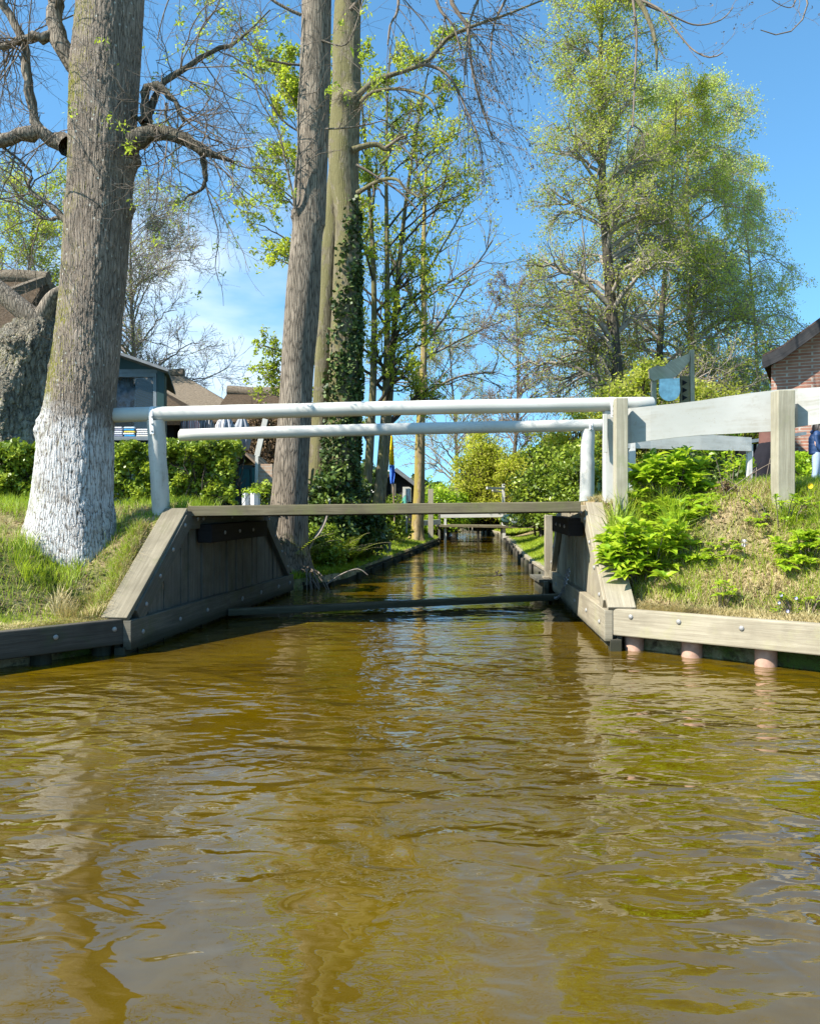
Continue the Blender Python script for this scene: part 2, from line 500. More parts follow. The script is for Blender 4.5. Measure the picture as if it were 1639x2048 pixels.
# ------------------------------------------------------------------ terrain and canal
LF = np.array([(-60, -12), (-12, 2.2), (-5.0, 4.6), (-3.2, 6.35), (-2.51, 7.12), (-1.8, 12.0)], float)   # canal-side line of the left timber
RF = np.array([(60, -12), (14, 1.2), (6.0, 3.85), (3.18, 6.2), (1.83, 7.3), (2.14, 12.0)], float)
LE = np.array([(-60, -11.7), (-12.1, 2.45), (-5.15, 4.78), (-3.36, 6.5), (-2.70, 7.3), (-1.9, 11.9), (-1.72, 12.3), (-1.12, 13.4), (-.49, 17.3), (.08, 21), (.96, 26.7), (.9, 31), (.9, 39), (.9, 62)], float)
RE = np.array([(60, -11.7), (14.1, 1.45), (6.15, 4.03), (3.32, 6.38), (1.99, 7.48), (2.26, 11.9), (2.22, 12.2), (2.32, 15), (3.2, 26.7), (3.57, 31), (3.3, 35), (2.5, 39), (2.2, 62)], float)
def xl(Y): return np.interp(Y, LE[:, 1], LE[:, 0])
def xr(Y): return np.interp(Y, RE[:, 1], RE[:, 0])
def pdist(X, Y, E):
    X = np.asarray(X, float); Y = np.asarray(Y, float)
    best = np.full(np.broadcast(X, Y).shape, 1e9)
    for (ax, ay), (bx, by) in zip(E[:-1], E[1:]):
        dx, dy = bx - ax, by - ay
        t = np.clip(((X - ax) * dx + (Y - ay) * dy) / (dx * dx + dy * dy), 0, 1)
        best = np.minimum(best, np.hypot(X - ax - t * dx, Y - ay - t * dy))
    return best
def bumpy(X, Y):
    return (.035 * np.sin(3.1 * X + 1.7 * Y) + .03 * np.sin(-2.3 * X + 4.1 * Y + 1) + .02 * np.sin(7.3 * X + 5.9 * Y + 2) + .012 * np.sin(13 * X - 11 * Y))
def gz(X, Y):
    """height of the land (only meaningful outside the canal)"""
    X = np.asarray(X, float); Y = np.asarray(Y, float)
    left = X < (xl(Y) + xr(Y)) / 2
    d = np.where(left, pdist(X, Y, LE), pdist(X, Y, RE))
    amp = np.clip(d * 1.2, 0, 1)
    # left
    zn = .30 + .72 * sstep(0, 1.35, d) + .25 * sstep(1.5, 3.2, d)
    k1 = sstep(7.25, 8.5, Y); k2 = sstep(7.9, 9.2, Y); kk = np.where(d < .35, k1, k1 + (k2 - k1) * sstep(.35, .8, d))
    zn = zn + (1.27 - zn) * kk
    zf = .17 + .28 * sstep(0, 1.6, d) + .35 * sstep(1.6, 4, d)
    fall = sstep(10.8, 12.2, Y) * (1 - sstep(3.5, 7, d) * (1 - sstep(20, 30, Y)))
    zL = zn + (zf - zn) * fall
    # right
    zn = .38 + 1.10 * (.5 * np.clip(d / 1.45, 0, 1) + .5 * sstep(0, 1.45, d)) + np.clip((d - 1.45) * .03, 0, .2)
    zn = zn + np.maximum(1.36 + .1 * np.clip(d, 0, 1) - zn, 0) * sstep(7.45, 8.6, Y)
    zf = .22 + .72 * sstep(0, 1.5, d)
    zf = zf + (.2 + .3 * sstep(0, 2, d) - zf) * sstep(15, 26, Y)
    fall = sstep(10.8, 12.2, Y) * (1 - sstep(2.2, 4.5, d) * (1 - sstep(24, 34, Y)))
    zR = zn + (zf - zn) * fall
    z = np.where(left, zL, zR)
    z = z + (.55 - z) * sstep(34, 48, Y) * sstep(0, 3, d)
    return z + bumpy(X, Y) * amp * .8

def build_ground():
    Ys = np.concatenate([np.linspace(-12, 3, 16), np.arange(3.2, 20, .12), np.arange(20, 40, .5), np.arange(41, 62, 1.5), [64, 75, 100, 160, 300, 600, 1200]])
    offs = np.concatenate([[0], np.array([.02, .1, .2, .3, .42, .55, .7, .85, 1.0, 1.2, 1.4, 1.6, 1.8, 2.1, 2.4, 2.8, 3.2, 3.7, 4.3, 5, 6, 7.5, 9, 12, 16, 25, 40, 80, 200, 500, 1200])])
    rows = []
    nx = None
    for Y in Ys:
        l, r = float(xl(Y)), float(xr(Y))
        lx = (l - offs)[::-1]; rx = r + offs
        zl = gz(lx, np.full_like(lx, Y)); zr = gz(rx, np.full_like(rx, Y))
        # bed
        if Y < 62.5:
            bx = np.linspace(l, r, 7); bz = np.full(7, -.7)
        else:
            bx = np.linspace(l, r, 7); bz = np.full(7, .5)
        row = np.concatenate([np.stack([lx, np.full_like(lx, Y), zl], 1), np.stack([bx, np.full_like(bx, Y), bz], 1), np.stack([rx, np.full_like(rx, Y), zr], 1)])
        rows.append(row); nx = len(row)
    v = np.concatenate(rows); ny = len(Ys)
    i = np.arange(nx * ny).reshape(ny, nx)
    f = np.stack([i[:-1, :-1], i[:-1, 1:], i[1:, 1:], i[1:, :-1]], -1).reshape(-1, 4)
    o = np_mesh('ground', v, f, M['ground'], smooth=False)
    tag(o, kind='structure')
build_ground()
wv = [(-80, -14, 0), (80, -14, 0), (80, 62.2, 0), (-80, 62.2, 0)]
water = np_mesh('water', wv, np.array([[0, 1, 2, 3]]), M['water'])
tag(water, kind='structure')

# ------------------------------------------------------------------ bolts (one mesh shared by every copy)
def dome_mesh(r=.022, h=.014):
    b = MB(); b.lathe((0, 0, 0), [(r, 0), (r, h * .35), (r * .8, h * .75), (r * .4, h), (0.0005, h * 1.04)], 10)
    me = bpy.data.meshes.new('bolt')
    me.from_pydata(b.v, [], b.f); me.materials.append(M['bolt'])
    me.polygons.foreach_set('use_smooth', [True] * len(me.polygons))
    return me
BOLT = dome_mesh()
def bolt(parent, p, n, s=1.0):
    o = bpy.data.objects.new('bolt', BOLT); COL.objects.link(o); o.parent = parent
    o.location = Vector(p) - Vector(wloc(parent))
    o.rotation_euler = Vector(n).to_track_quat('Z', 'Y').to_euler(); o.scale = (s, s, s)
    return o

# ------------------------------------------------------------------ timber abutments
def abutment(A, B, n, ztop, zb, zbh, s1, s2, label, mats, bright, bolts):
    A = np.array(A, float); B = np.array(B, float); L = np.linalg.norm(B - A); u = (B - A) / L; n = np.array(n, float)
    n = n - u * np.dot(n, u); n /= np.linalg.norm(n)
    def p(s, z, o=0.0): q = A + u * s + n * o; return (q[0], q[1], z)
    root = empty('bridge_abutment', p(0, 0), label, 'abutment', 'timber abutments of the footbridge')
    n3 = (n[0], n[1], 0)
    zl = zb + zbh
    # vertical plank wall, recessed behind the frame
    b = MB(); b.rng.seed(3); s = 0.06; rng = random.Random(5)
    while s < L - .05:
        w = rng.uniform(.15, .21)
        sm = s + w / 2
        top = min(ztop - .07, zl + (sm - w / 2) / s1 * (ztop - zl) - .03, zl + (L - sm - w / 2) / (L - s2) * (ztop - zl) - .03)
        t = rng.uniform(.024, .046)
        b.beam(p(sm, -.25, -.055 + t / 2), p(sm, top, -.055 + t / 2), t, w - .020, up=(u[0], u[1], 0))
        s += w
    b.build('plank_wall', mats[0], root, .004)
    def board(name, a, c, h, thick, mat, upv=(0, 0, 1), o=.0):
        q = MB(); q.rng.seed(hash(name) % 99 if False else len(name))
        q.beam(p(a[0], a[1], o + thick / 2 - .015), p(c[0], c[1], o + thick / 2 - .015), thick, h, up=upv)
        return q.build(name, mat, root, .006)
    up_d = nrm(np.array([-(u[0]) * (ztop - zl), -(u[1]) * (ztop - zl), s1]))
    hb = .17
    sl = math.atan2(ztop - zl, s1)
    # lower board in two lengths that meet at an iron strap
    lb = board('bottom_board', (-.02, zb + zbh / 2), (L * .475, zb + zbh / 2 - .01), zbh, .075, mats[1])
    lb2 = board('bottom_board', (L * .475 + .012, zb + zbh / 2 - .012), (L + .02, zb + zbh / 2 - .02), zbh * .92, .070, mats[1])
    dx, dz = math.cos(sl), math.sin(sl)
    off = hb / 2 / 1.0
    d1 = board('slanted_board', (.10 + off * dz, zl - off * dz * .2 + .02), (s1 + off * dz - .04, ztop - off * dx - .05), hb, .066, mats[1], up_d)
    sl2 = math.atan2(ztop - zl, L - s2)
    up2 = nrm(np.array([u[0] * (ztop - zl), u[1] * (ztop - zl), L - s2]))
    d2 = board('slanted_board', (L - .10 - off * math.sin(sl2), zl + .02), (s2 - off * math.sin(sl2) + .04, ztop - off * math.cos(sl2) - .05), hb * .9, .066, mats[1], up2)
    tb = board('top_board', (s1 - .02, ztop - .11), (s2 + .02, ztop - .11), .19, .055, mats[1])
    for f in bolts:
        bolt(lb, p(f * L, zb + zbh * .5, .062), n3)
        if .5 < f < 1: bolt(lb2, p(f * L, zb + zbh * .45, .057), n3)
    for k in (.12, .38, .64, .9):
        bolt(d1, p(.10 + off * dz + k * (s1 - .14), zl + k * (ztop - zl - .07), .053), n3)
        bolt(d2, p(L - .10 - off * math.sin(sl2) - k * (L - s2 - .14), zl + k * (ztop - zl - .07), .053), n3)
    for k in (.1, .16, .5, .9): bolt(tb, p(s1 + k * (s2 - s1), ztop - .1, .042), n3)
    # coping boards that cap the slopes
    w = .25
    def cap(a, c, mat):
        q = MB(); q.rng.seed(11)
        tt = .055
        q.beam(p(a[0], a[1] + tt / 2, .03 - w / 2), p(c[0], c[1] + tt / 2, .03 - w / 2), w, tt, up=(0, 0, 1))
        return q.build('coping_board', mat, root, .007)
    cap((-.02, zl - .02), (s1 + .03, ztop - .03), mats[2])
    cap((L + .02, zl - .02), (s2 - .03, ztop - .03), mats[2])
    # timber bearer under the deck
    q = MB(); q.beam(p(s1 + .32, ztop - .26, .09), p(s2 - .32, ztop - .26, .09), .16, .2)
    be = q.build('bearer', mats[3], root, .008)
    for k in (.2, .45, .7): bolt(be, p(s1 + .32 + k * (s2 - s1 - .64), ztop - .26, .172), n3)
    # row of piles behind, down into the water
    q = MB(); q.beam(p(.02, -.3, -.04), p(.02, zb + .02, -.04), .10, .12, up=(u[0], u[1], 0))
    q.beam(p(L - .05, -.3, -.04), p(L - .05, zb + .02, -.04), .10, .12, up=(u[0], u[1], 0))
    q.beam(p(-.0, .0, -.08), p(L, .0, -.08), .05, .3)
    q.build('sill_beam', M['stump'], root, .004)
    return root, p

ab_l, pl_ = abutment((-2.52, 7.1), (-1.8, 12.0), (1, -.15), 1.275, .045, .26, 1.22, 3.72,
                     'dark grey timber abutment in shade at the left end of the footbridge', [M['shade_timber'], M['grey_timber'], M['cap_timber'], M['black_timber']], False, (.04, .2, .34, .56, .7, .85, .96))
ab_r, pr_ = abutment((1.83, 7.3), (2.14, 12.0), (-1, .06), 1.335, .085, .285, 1.28, 3.6,
                     'sun-bleached timber abutment at the right end of the footbridge', [M['bleached'], M['bleached'], M['bleached'], M['black_timber']], True, (.05, .22, .4, .6, .8))
# vertical end post with a stepped foot, far end of the right abutment
q = MB(); q.beam(pr_(4.75, -.3, .06), pr_(4.75, 1.16, .06), .11, .13, up=(0, 1, 0)); q.beam(pr_(4.55, .02, .12), pr_(4.55, .26, .12), .09, .16, up=(0, 1, 0))
q.build('end_post', M['bleached'], ab_r, .006)
# chain hanging on the inner face of the right abutment
def chain(parent, a, b, sag, n, r=.016):
    q = MB()
    a, b = V3(a), V3(b)
    pts = [a + (b - a) * t + np.array([0, 0, -sag * 4 * t * (1 - t)]) for t in np.linspace(0, 1, n + 1)]
    for k in range(n):
        c = (pts[k] + pts[k + 1]) / 2; d = nrm(pts[k + 1] - pts[k]); l = np.linalg.norm(pts[k + 1] - pts[k]) * .72
        s = nrm(np.cross(d, (0, 1, .1) if k % 2 else (1, 0, .1)))
        loop = [c + d * l * math.cos(t) + s * r * math.sin(t) for t in np.linspace(0, 2 * math.pi, 11)]
        q.tube(loop, r * .36, 5, cap=False, ref=np.cross(d, s))
    return q.build('chain', M['chain'], parent, smooth=True)
chain(ab_r, at(1137, 1136, 9.9), at(1128, 1172, 9.9), .0, 9, .022)
chain(ab_r, at(1128, 1172, 9.9), at(1108, 1196, 10.6), .05, 11)

# ------------------------------------------------------------------ timber across the canal at the waterline
q = MB(); q.beam(at(455, 1224, 9.35), at(1128, 1193, 10.85), .12, .08)
boom = q.build('waterline_beam', M['cap_timber'], None, .008, origin=at(790, 1212, 10.1))
tag(boom, 'long thin timber beam lying across the canal just above the water, under the footbridge', 'beam')

# ------------------------------------------------------------------ footbridge
fb = empty('footbridge', (-.3, 9.4, 1.2), 'narrow footbridge with white round handrails and a mossy plank deck over the canal', 'footbridge')
ZL, ZR = 1.314, 1.362
def zdeck(x): return ZL + (ZR - ZL) * (x + 2.35) / 4.15
q = MB(); x = -2.34; rng = random.Random(2)
while x < 1.78:
    w = min(.185, 1.8 - x)
    q.beam((x + w / 2, 8.47, zdeck(x) - .025), (x + w / 2, 10.62, zdeck(x) - .025), w - .012, .045)
    x += w
q.build('deck', M['olive_timber'], fb, .004)
q = MB(); q.beam((-2.33, 8.43, ZL - .055), (1.79, 8.43, ZR - .055), .07, .108)
q.build('edge_beam', M['olive_timber'], fb, .008)
q = MB(); q.beam((-2.25, 10.66, ZL - .06), (1.95, 10.66, ZR - .06), .07, .118)
q.build('edge_beam', M['olive_timber'], fb, .008)
q = MB()
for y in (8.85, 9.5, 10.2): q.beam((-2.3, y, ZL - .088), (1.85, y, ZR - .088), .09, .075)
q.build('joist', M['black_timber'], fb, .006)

def rail(a, b, r, n=30, seed=1):
    rg = random.Random(seed)
    a, b = V3(a), V3(b)
    pts, rad = [], []
    for t in np.linspace(0, 1, n):
        pts.append(a + (b - a) * t + np.array([0, rg.uniform(-.003, .003), .012 * math.sin(3.1 * t) + rg.uniform(-.0015, .0015)]))
        rad.append(r * (1 + rg.uniform(-.012, .012)))
    d = nrm(b - a)
    pts = [a - d * .012] + pts + [b + d * .012]; rad = [r * .86] + rad + [r * .86]
    q = MB(); q.tube(pts, rad, 28)
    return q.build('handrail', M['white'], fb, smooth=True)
ra, rb = at(188, 831.5, 8.25), at(1303, 808, 8.52)
rail(ra, rb, .0755, seed=1)
rc, rd_ = at(362, 870, 10.4), at(1232, 850, 10.5)
rail(rc, rd_, .078, seed=4)
def on(a, b, x): t = (x - a[0]) / (b[0] - a[0]); return a + (b - a) * t

def round_post(top, bot, r0, r1, mat, n=10, seed=0):
    rg = random.Random(seed); top, bot = V3(top), V3(bot)
    ts = np.linspace(0, 1, n)
    q = MB(); q.tube([bot + (top - bot) * t + np.array([rg.uniform(-.004, .004), 0, 0]) for t in ts], [r1 + (r0 - r1) * t + rg.uniform(-.003, .003) for t in ts], 24)
    return q.build('rail_post', mat, fb, smooth=True)
def strap(post, c, r, drop, w=.045, front=True, off=.0):
    """iron band over a rail at c, running down the near face of the post"""
    q = MB(); pts = []
    rr = r + .004
    for t in np.linspace(math.pi * 1.0, 0, 12):
        pts.append(V3(c) + np.array([0, math.cos(t) * rr * -1 if False else -math.cos(math.pi - t) * rr * -1, math.sin(t) * rr]))
    pts = [V3(c) + np.array([0, -rr * math.cos(t), rr * math.sin(t)]) for t in np.linspace(0, math.pi, 12)]
    pts = [pts[0] + np.array([off, -.006, -drop])] + pts + [pts[-1] + np.array([0, .006, -drop])]
    for a, b in zip(pts[:-1], pts[1:]): q.beam(a, b, .006, w, up=(1, 0, 0))
    s = q.build('strap', M['strap'], post)
    for k in (.15, .5, .85): bolt(post, pts[0] + np.array([0, -.004, drop * k]), (0, -1, 0), .45)
    return s
tp = on(ra, rb, at(310, 830, 8.27)[0])
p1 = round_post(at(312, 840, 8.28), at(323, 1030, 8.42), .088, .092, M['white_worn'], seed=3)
strap(p1, on(ra, rb, at(306, 830, 8.27)[0]), .0755, .21, .04, off=.015)
p2_ = round_post(at(1175, 858, 10.5), at(1172, 1012, 10.55), .086, .098, M['white_worn'], seed=5)
strap(p2_, on(rc, rd_, at(1178, 851, 10.5)[0]), .078, .06, .045)
q = MB(); q.beam(at(1217, 822, 8.52), at(1217, 1018, 8.58), .118, .115, up=(0, 1, 0))
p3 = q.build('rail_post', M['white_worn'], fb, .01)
strap(p3, on(ra, rb, at(1221, 810, 8.5)[0]), .0755, .14, .05)
# timber packer bolted under the rail end
q = MB(); q.beam(at(1209, 828, 8.43), at(1209, 905, 8.43), .045, .03, up=(0, 1, 0)); q.build('packer', M['white'], fb, .004)

# ------------------------------------------------------------------ bank revetments near the camera
def revetment(F_, E_, zc0, zc1, h, piles, label, mat, pilem, bolts, side, pr):
    """plank along the first two stretches of the bank line, pilings behind it"""
    a, b = F_[4], F_[3]
    c = F_[2]
    root = empty('timber_revetment', (a[0], a[1], 0), label, 'revetment')
    n = nrm(np.array([(a - b)[1], -(a - b)[0]])); 
    if np.dot(n, -a) < 0: n = -n
    n3 = np.array([n[0], n[1], 0])
    q = MB(); q.rng.seed(4 + side)
    th = .085
    A = np.array([a[0], a[1], zc0]) - n3 * th / 2; B = np.array([b[0], b[1], zc1]) - n3 * th / 2
    ext = B + (B - A) * .9
    q.beam(A, ext, th, h)
    pk = q.build('capping_plank', mat, root, .012)
    d = (np.array([c[0], c[1], zc1]) - np.array([b[0], b[1], zc1]))
    for t, z in bolts:
        P_ = A + (B - A) * t + n3 * (th / 2 + .0)
        bolt(pk, P_ + np.array([0, 0, z]), n3, 1.0)
    rg = random.Random(3)
    for t in piles:
        P_ = A + (B - A) * t - n3 * (th / 2 + pr + .004)
        q = MB(); z1 = P_[2] + h * .1
        q.tube([(P_[0], P_[1], z) for z in np.linspace(-.5, z1, 9)], [pr * (1 + rg.uniform(-.02, .02)) for _ in range(9)], 24)
        q.build('piling', pilem, root, smooth=True)
    q = MB(); off = n3 * (th / 2 + 2 * pr + .03)
    for k, z in enumerate((-.12, .05)):
        q.beam(A - off + np.array([0, 0, z - zc0]), ext - off + np.array([0, 0, z - zc1 * 1.0]), .03, .16)
    q.build('backing_board', M['black_timber'], root, .004)
    # the stretch that continues out of the picture
    q = MB()
    P0 = F_[2]; e2 = ext
    q.beam(e2 + nrm(ext - A) * .01, (F_[1][0], F_[1][1], zc1), th, h)
    q.build('capping_plank', mat, root, .01)
    return root
rev_l = revetment(LF, LE, .205, .215, .225, (.147, .665, 1.2, 1.75), 'dark weathered plank revetment with round pilings below the grassy left bank', M['dark_timber'], M['stump'], [(.12, .03), (.62, .02), (1.15, .02)], 0, .085)
rev_r = revetment(RF, RE, .262, .284, .245, (.084, .389, .741, 1.09, 1.45, 1.8), 'pale sun-bleached plank revetment on terracotta pilings below the right bank', M['bleached'], M['piling'], [(.11, .06), (.36, .05), (.66, .04), (1.02, .03), (1.4, .03)], 1, .088)

# ------------------------------------------------------------------ white fences on the right
def plank_strip(name, tops, bots, Ds, th, mat, parent, chamfer=.0):
    """plank whose upper and lower edge follow the listed pixels"""
    n = len(tops); front = [(at(t[0], t[1], D), at(b[0], b[1], D)) for t, b, D in zip(tops, bots, Ds)]
    q = MB()
    T = [f[0] for f in front]; Bt = [f[1] for f in front]; back = np.array([0, th, 0])
    for k in range(n - 1):
        u0, u1 = T[k][0], T[k + 1][0]; h = float(T[k][2] - Bt[k][2])
        q.poly([Bt[k], Bt[k + 1], T[k + 1], T[k]], [(u0, 0), (u1, 0), (u1, h), (u0, h)])
        q.poly([T[k], T[k + 1], T[k + 1] + back, T[k] + back], [(u0, 0), (u1, 0), (u1, th), (u0, th)])
        q.poly([Bt[k] + back, Bt[k + 1] + back, Bt[k + 1], Bt[k]], [(u0, 0), (u1, 0), (u1, th), (u0, th)])
        q.poly([T[k] + back, T[k + 1] + back, Bt[k + 1] + back, Bt[k] + back], [(u0, 0), (u1, 0), (u1, h), (u0, h)])
    q.poly([Bt[0] + back, Bt[0], T[0], T[0] + back]); q.poly([Bt[-1], Bt[-1] + back, T[-1] + back, T[-1]])
    return q.build(name, mat, parent)
wf = empty('white_fence', at(1563, 978, 7.7), 'broad wavy white fence plank on grey posts along the top of the right bank', 'fence')
tops = [(1240, 818), (1260, 816.5), (1300, 812), (1350, 807), (1400, 801), (1450, 793), (1500, 786), (1550, 780), (1600, 777)]
bots = [(1240, 887), (1262, 886), (1300, 881), (1350, 875), (1400, 870), (1450, 868), (1500, 865), (1550, 862), (1600, 853)]
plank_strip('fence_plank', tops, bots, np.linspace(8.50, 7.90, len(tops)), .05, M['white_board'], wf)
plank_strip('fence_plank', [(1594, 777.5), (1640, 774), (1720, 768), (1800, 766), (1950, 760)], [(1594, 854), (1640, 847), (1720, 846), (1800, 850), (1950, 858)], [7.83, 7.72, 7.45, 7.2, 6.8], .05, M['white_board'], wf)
def sq_post(parent, x, ytop, ybot, D, w, mat, name='fence_post'):
    q = MB(); a, b = at(x, ybot, D), at(x, ytop, D)
    q.rng.seed(int(x)); q.beam(a - np.array([0, 0, .25]), b, w, w, up=(0, 1, 0)); return q.build(name, mat, parent, .008)
pA = sq_post(wf, 1240, 797, 1042, 8.30, .126, M['post_timber'])
pB = sq_post(wf, 1564, 782, 985, 7.76, .166, M['post_timber'])
sq_post(wf, 1905, 760, 1000, 6.9, .16, M['post_timber'])
# plank behind it, on the far side of the path
wf2 = empty('white_fence', at(1500, 930, 11.2), 'short greyish white fence plank seen below and behind the broad white plank', 'fence')
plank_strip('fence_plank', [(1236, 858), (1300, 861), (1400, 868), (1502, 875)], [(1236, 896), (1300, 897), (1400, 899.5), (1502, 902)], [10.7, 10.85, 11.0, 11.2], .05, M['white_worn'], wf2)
sq_post(wf2, 1497, 893, 955, 11.27, .07, M['white_worn'])
sq_post(wf2, 1262, 880, 955, 10.8, .09, M['white_worn'])

# ------------------------------------------------------------------ revetments beyond the bridge
def far_revetment(E_, y0, y1, top, side, label, mat, n_posts, capw=.16):
    root = empty('canal_edging', (np.interp(y0, E_[:, 1], E_[:, 0]), y0, 0), label, 'edging')
    ys = np.linspace(y0, y1, 26); pts = [(float(np.interp(y, E_[:, 1], E_[:, 0])), y) for y in ys]
    rg = random.Random(side + 5)
    q = MB()
    for (x0, ya), (x1, yb) in zip(pts[:-1], pts[1:]):
        q.beam((x0 - side * .03, ya, top / 2 - .14 + rg.uniform(-.01, .01)), (x1 - side * .03, yb - .01, top / 2 - .14), .04, top + .22)
    q.build('boarding', mat[0], root, .004)
    q = MB()
    for k in range(0, 25, 5):
        x0, ya = pts[k]; x1, yb = pts[min(k + 5, 25)]
        q.beam((x0 + side * capw * .3, ya + .01, top + rg.uniform(-.012, .012)), (x1 + side * capw * .3, yb - .01, top + rg.uniform(-.012, .012)), capw, .05)
    if mat[1] is not None: q.build('capping', mat[1], root, .006)
    for k in range(n_posts):
        y = y0 + (y1 - y0) * (k + .5) / n_posts
        x = float(np.interp(y, E_[:, 1], E_[:, 0])) - side * .09
        b = MB(); b.tube([(x, y, z) for z in (-.4, 0, top * .9 + rg.uniform(-.05, .03))], .045, 8)
        b.build('stake', mat[2], root, smooth=True)
    return root
far_revetment(RE, 12.1, 26.6, .22, 1, 'pale timber canal edging below the bright lawn beyond the footbridge, right side', [M['grey_timber'], M['bleached'], M['stump']], 14)
far_revetment(LE, 12.4, 26.6, .10, -1, 'low dark canal edging below the ferns beyond the footbridge, left side', [M['black_timber'], M['black_timber'], M['stump']], 12, .08)
far_revetment(RE, 27.6, 39, .18, 1, 'low pale stone canal edging beyond the small distant bridge', [M['bleached'], M['bleached'], M['bleached']], 10)
# wooden landing step by the right abutment
q = MB(); q.beam(at(1098, 1160, 11.6) + np.array([.0, 0, -.02]), at(1098, 1160, 11.6) + np.array([.0, .9, -.02]), .30, .05)
q.beam(at(1092, 1180, 11.5), at(1092, 1180, 11.5) + np.array([0, .9, 0]), .06, .24)
t = q.build('landing_step', M['grey_timber'], None, .006, origin=at(1098, 1160, 11.6)); tag(t, 'small weathered wooden step against the far end of the bleached abutment', 'step')

# ------------------------------------------------------------------ tree machinery
def catmull(P, n):
    P = np.asarray(P, float)
    seg = np.concatenate([[0], np.cumsum(np.maximum(np.linalg.norm(np.diff(P[:, :3], axis=0), axis=1), 1e-6))])
    ts = np.linspace(0, seg[-1], n); out = np.empty((n, P.shape[1]))
    for i, t in enumerate(ts):
        k = min(int(np.searchsorted(seg, t, side='right')) - 1, len(P) - 2)
        u = (t - seg[k]) / (seg[k + 1] - seg[k])
        p0, p1, p2, p3 = P[max(k - 1, 0)], P[k], P[k + 1], P[min(k + 2, len(P) - 1)]
        out[i] = .5 * (2 * p1 + (p2 - p0) * u + (2 * p0 - 5 * p1 + 4 * p2 - p3) * u * u + (3 * p1 - p0 - 3 * p2 + p3) * u ** 3)
    return out

def big_trunk(name, rows, mat, parent, na=96, dz=.02, D=8.2, lean_y=0.0, lobes=0.0, burls=(), nlob=7, seed=0, wob=.015, z_extra=None):
    """rows: (px centre, py, px width) from the ground up; optional z_extra rows (x, y, z, r) continue above the picture"""
    c = []
    for px, py, w in rows:
        p = at(px, py, D); c.append([p[0], p[1] + lean_y * p[2], p[2], w / 2 / F * D])
    if z_extra: c += [list(r) for r in z_extra]
    c = np.array(c)
    n = int((c[-1, 2] - c[0, 2]) / dz)
    P = catmull(c, n)
    th = np.linspace(0, 2 * math.pi, na, endpoint=False)
    rg = np.random.default_rng(seed); ph = rg.uniform(0, 6.28, 8)
    z = P[:, 2][:, None]; r = P[:, 3][:, None]
    z0 = c[0, 2]
    low = np.exp(-np.clip(z - z0, 0, None) / .45)
    rr = r * (1 + lobes * low * (np.cos(nlob * th + ph[0]) * .5 + .35 * np.cos(4 * th + ph[1]))[None, :]
              + wob * np.sin(3 * th[None, :] + 1.3 * z + ph[2]) + wob * np.sin(5 * th[None, :] - 2.1 * z + ph[3]) + wob * .7 * np.sin(2 * th[None, :] + 3.3 * z + ph[4]))
    X = P[:, 0][:, None] + rr * np.cos(th)[None, :]; Y = P[:, 1][:, None] + rr * np.sin(th)[None, :]
    Z = np.broadcast_to(z, X.shape).copy()
    V = np.stack([X, Y, Z], -1)
    ctr = np.stack([P[:, 0], P[:, 1], P[:, 2]], -1)[:, None, :]
    for bp, br, bh in burls:
        d = np.linalg.norm((V - np.asarray(bp)) / np.array([br, br, br * 1.15]), axis=-1)
        g = np.exp(-(d ** 2) * 1.3) * bh * (1 + .25 * np.sin(V[..., 2:3] * 60)[..., 0] * np.sin(V[..., 0] * 55))
        V = V + nrm(V - ctr) * g[..., None]
    i = np.arange(n * na).reshape(n, na)
    f = np.stack([i[:-1], np.roll(i, -1, 1)[:-1], np.roll(i, -1, 1)[1:], i[1:]], -1).reshape(-1, 4)
    return np_mesh(name, V.reshape(-1, 3), f, mat, parent, smooth=True), P

def tubes(name, groups, mat, parent=None, origin=None):
    """groups: list of (points (M,N,3), radii (M,N), sides)"""
    vs, fs, base = [], [], 0
    for P, Rr, k in groups:
        if len(P) == 0: continue
        Mn, N = P.shape[:2]
        t = nrm(np.gradient(P, axis=1))
        m = nrm(P[:, -1] - P[:, 0])
        ref = np.where(np.abs(m[:, 2:3]) > .75, np.array([[.2, 1, 0]]), np.array([[0.05, .1, 1]]))[:, None, :]
        a = nrm(np.cross(t, np.broadcast_to(ref, t.shape))); b = np.cross(t, a)
        th = np.arange(k) * 2 * math.pi / k
        V = P[:, :, None, :] + (a[:, :, None, :] * np.cos(th)[None, None, :, None] + b[:, :, None, :] * np.sin(th)[None, None, :, None]) * Rr[:, :, None, None]
        idx = base + np.arange(Mn * N * k).reshape(Mn, N, k)
        j = np.roll(idx, -1, 2)
        f = np.stack([idx[:, :-1], j[:, :-1], j[:, 1:], idx[:, 1:]], -1).reshape(-1, 4)
        vs.append(V.reshape(-1, 3)); fs.append(f); base += Mn * N * k
    return np_mesh(name, np.concatenate(vs), np.concatenate(fs), mat, parent, smooth=True, origin=origin)

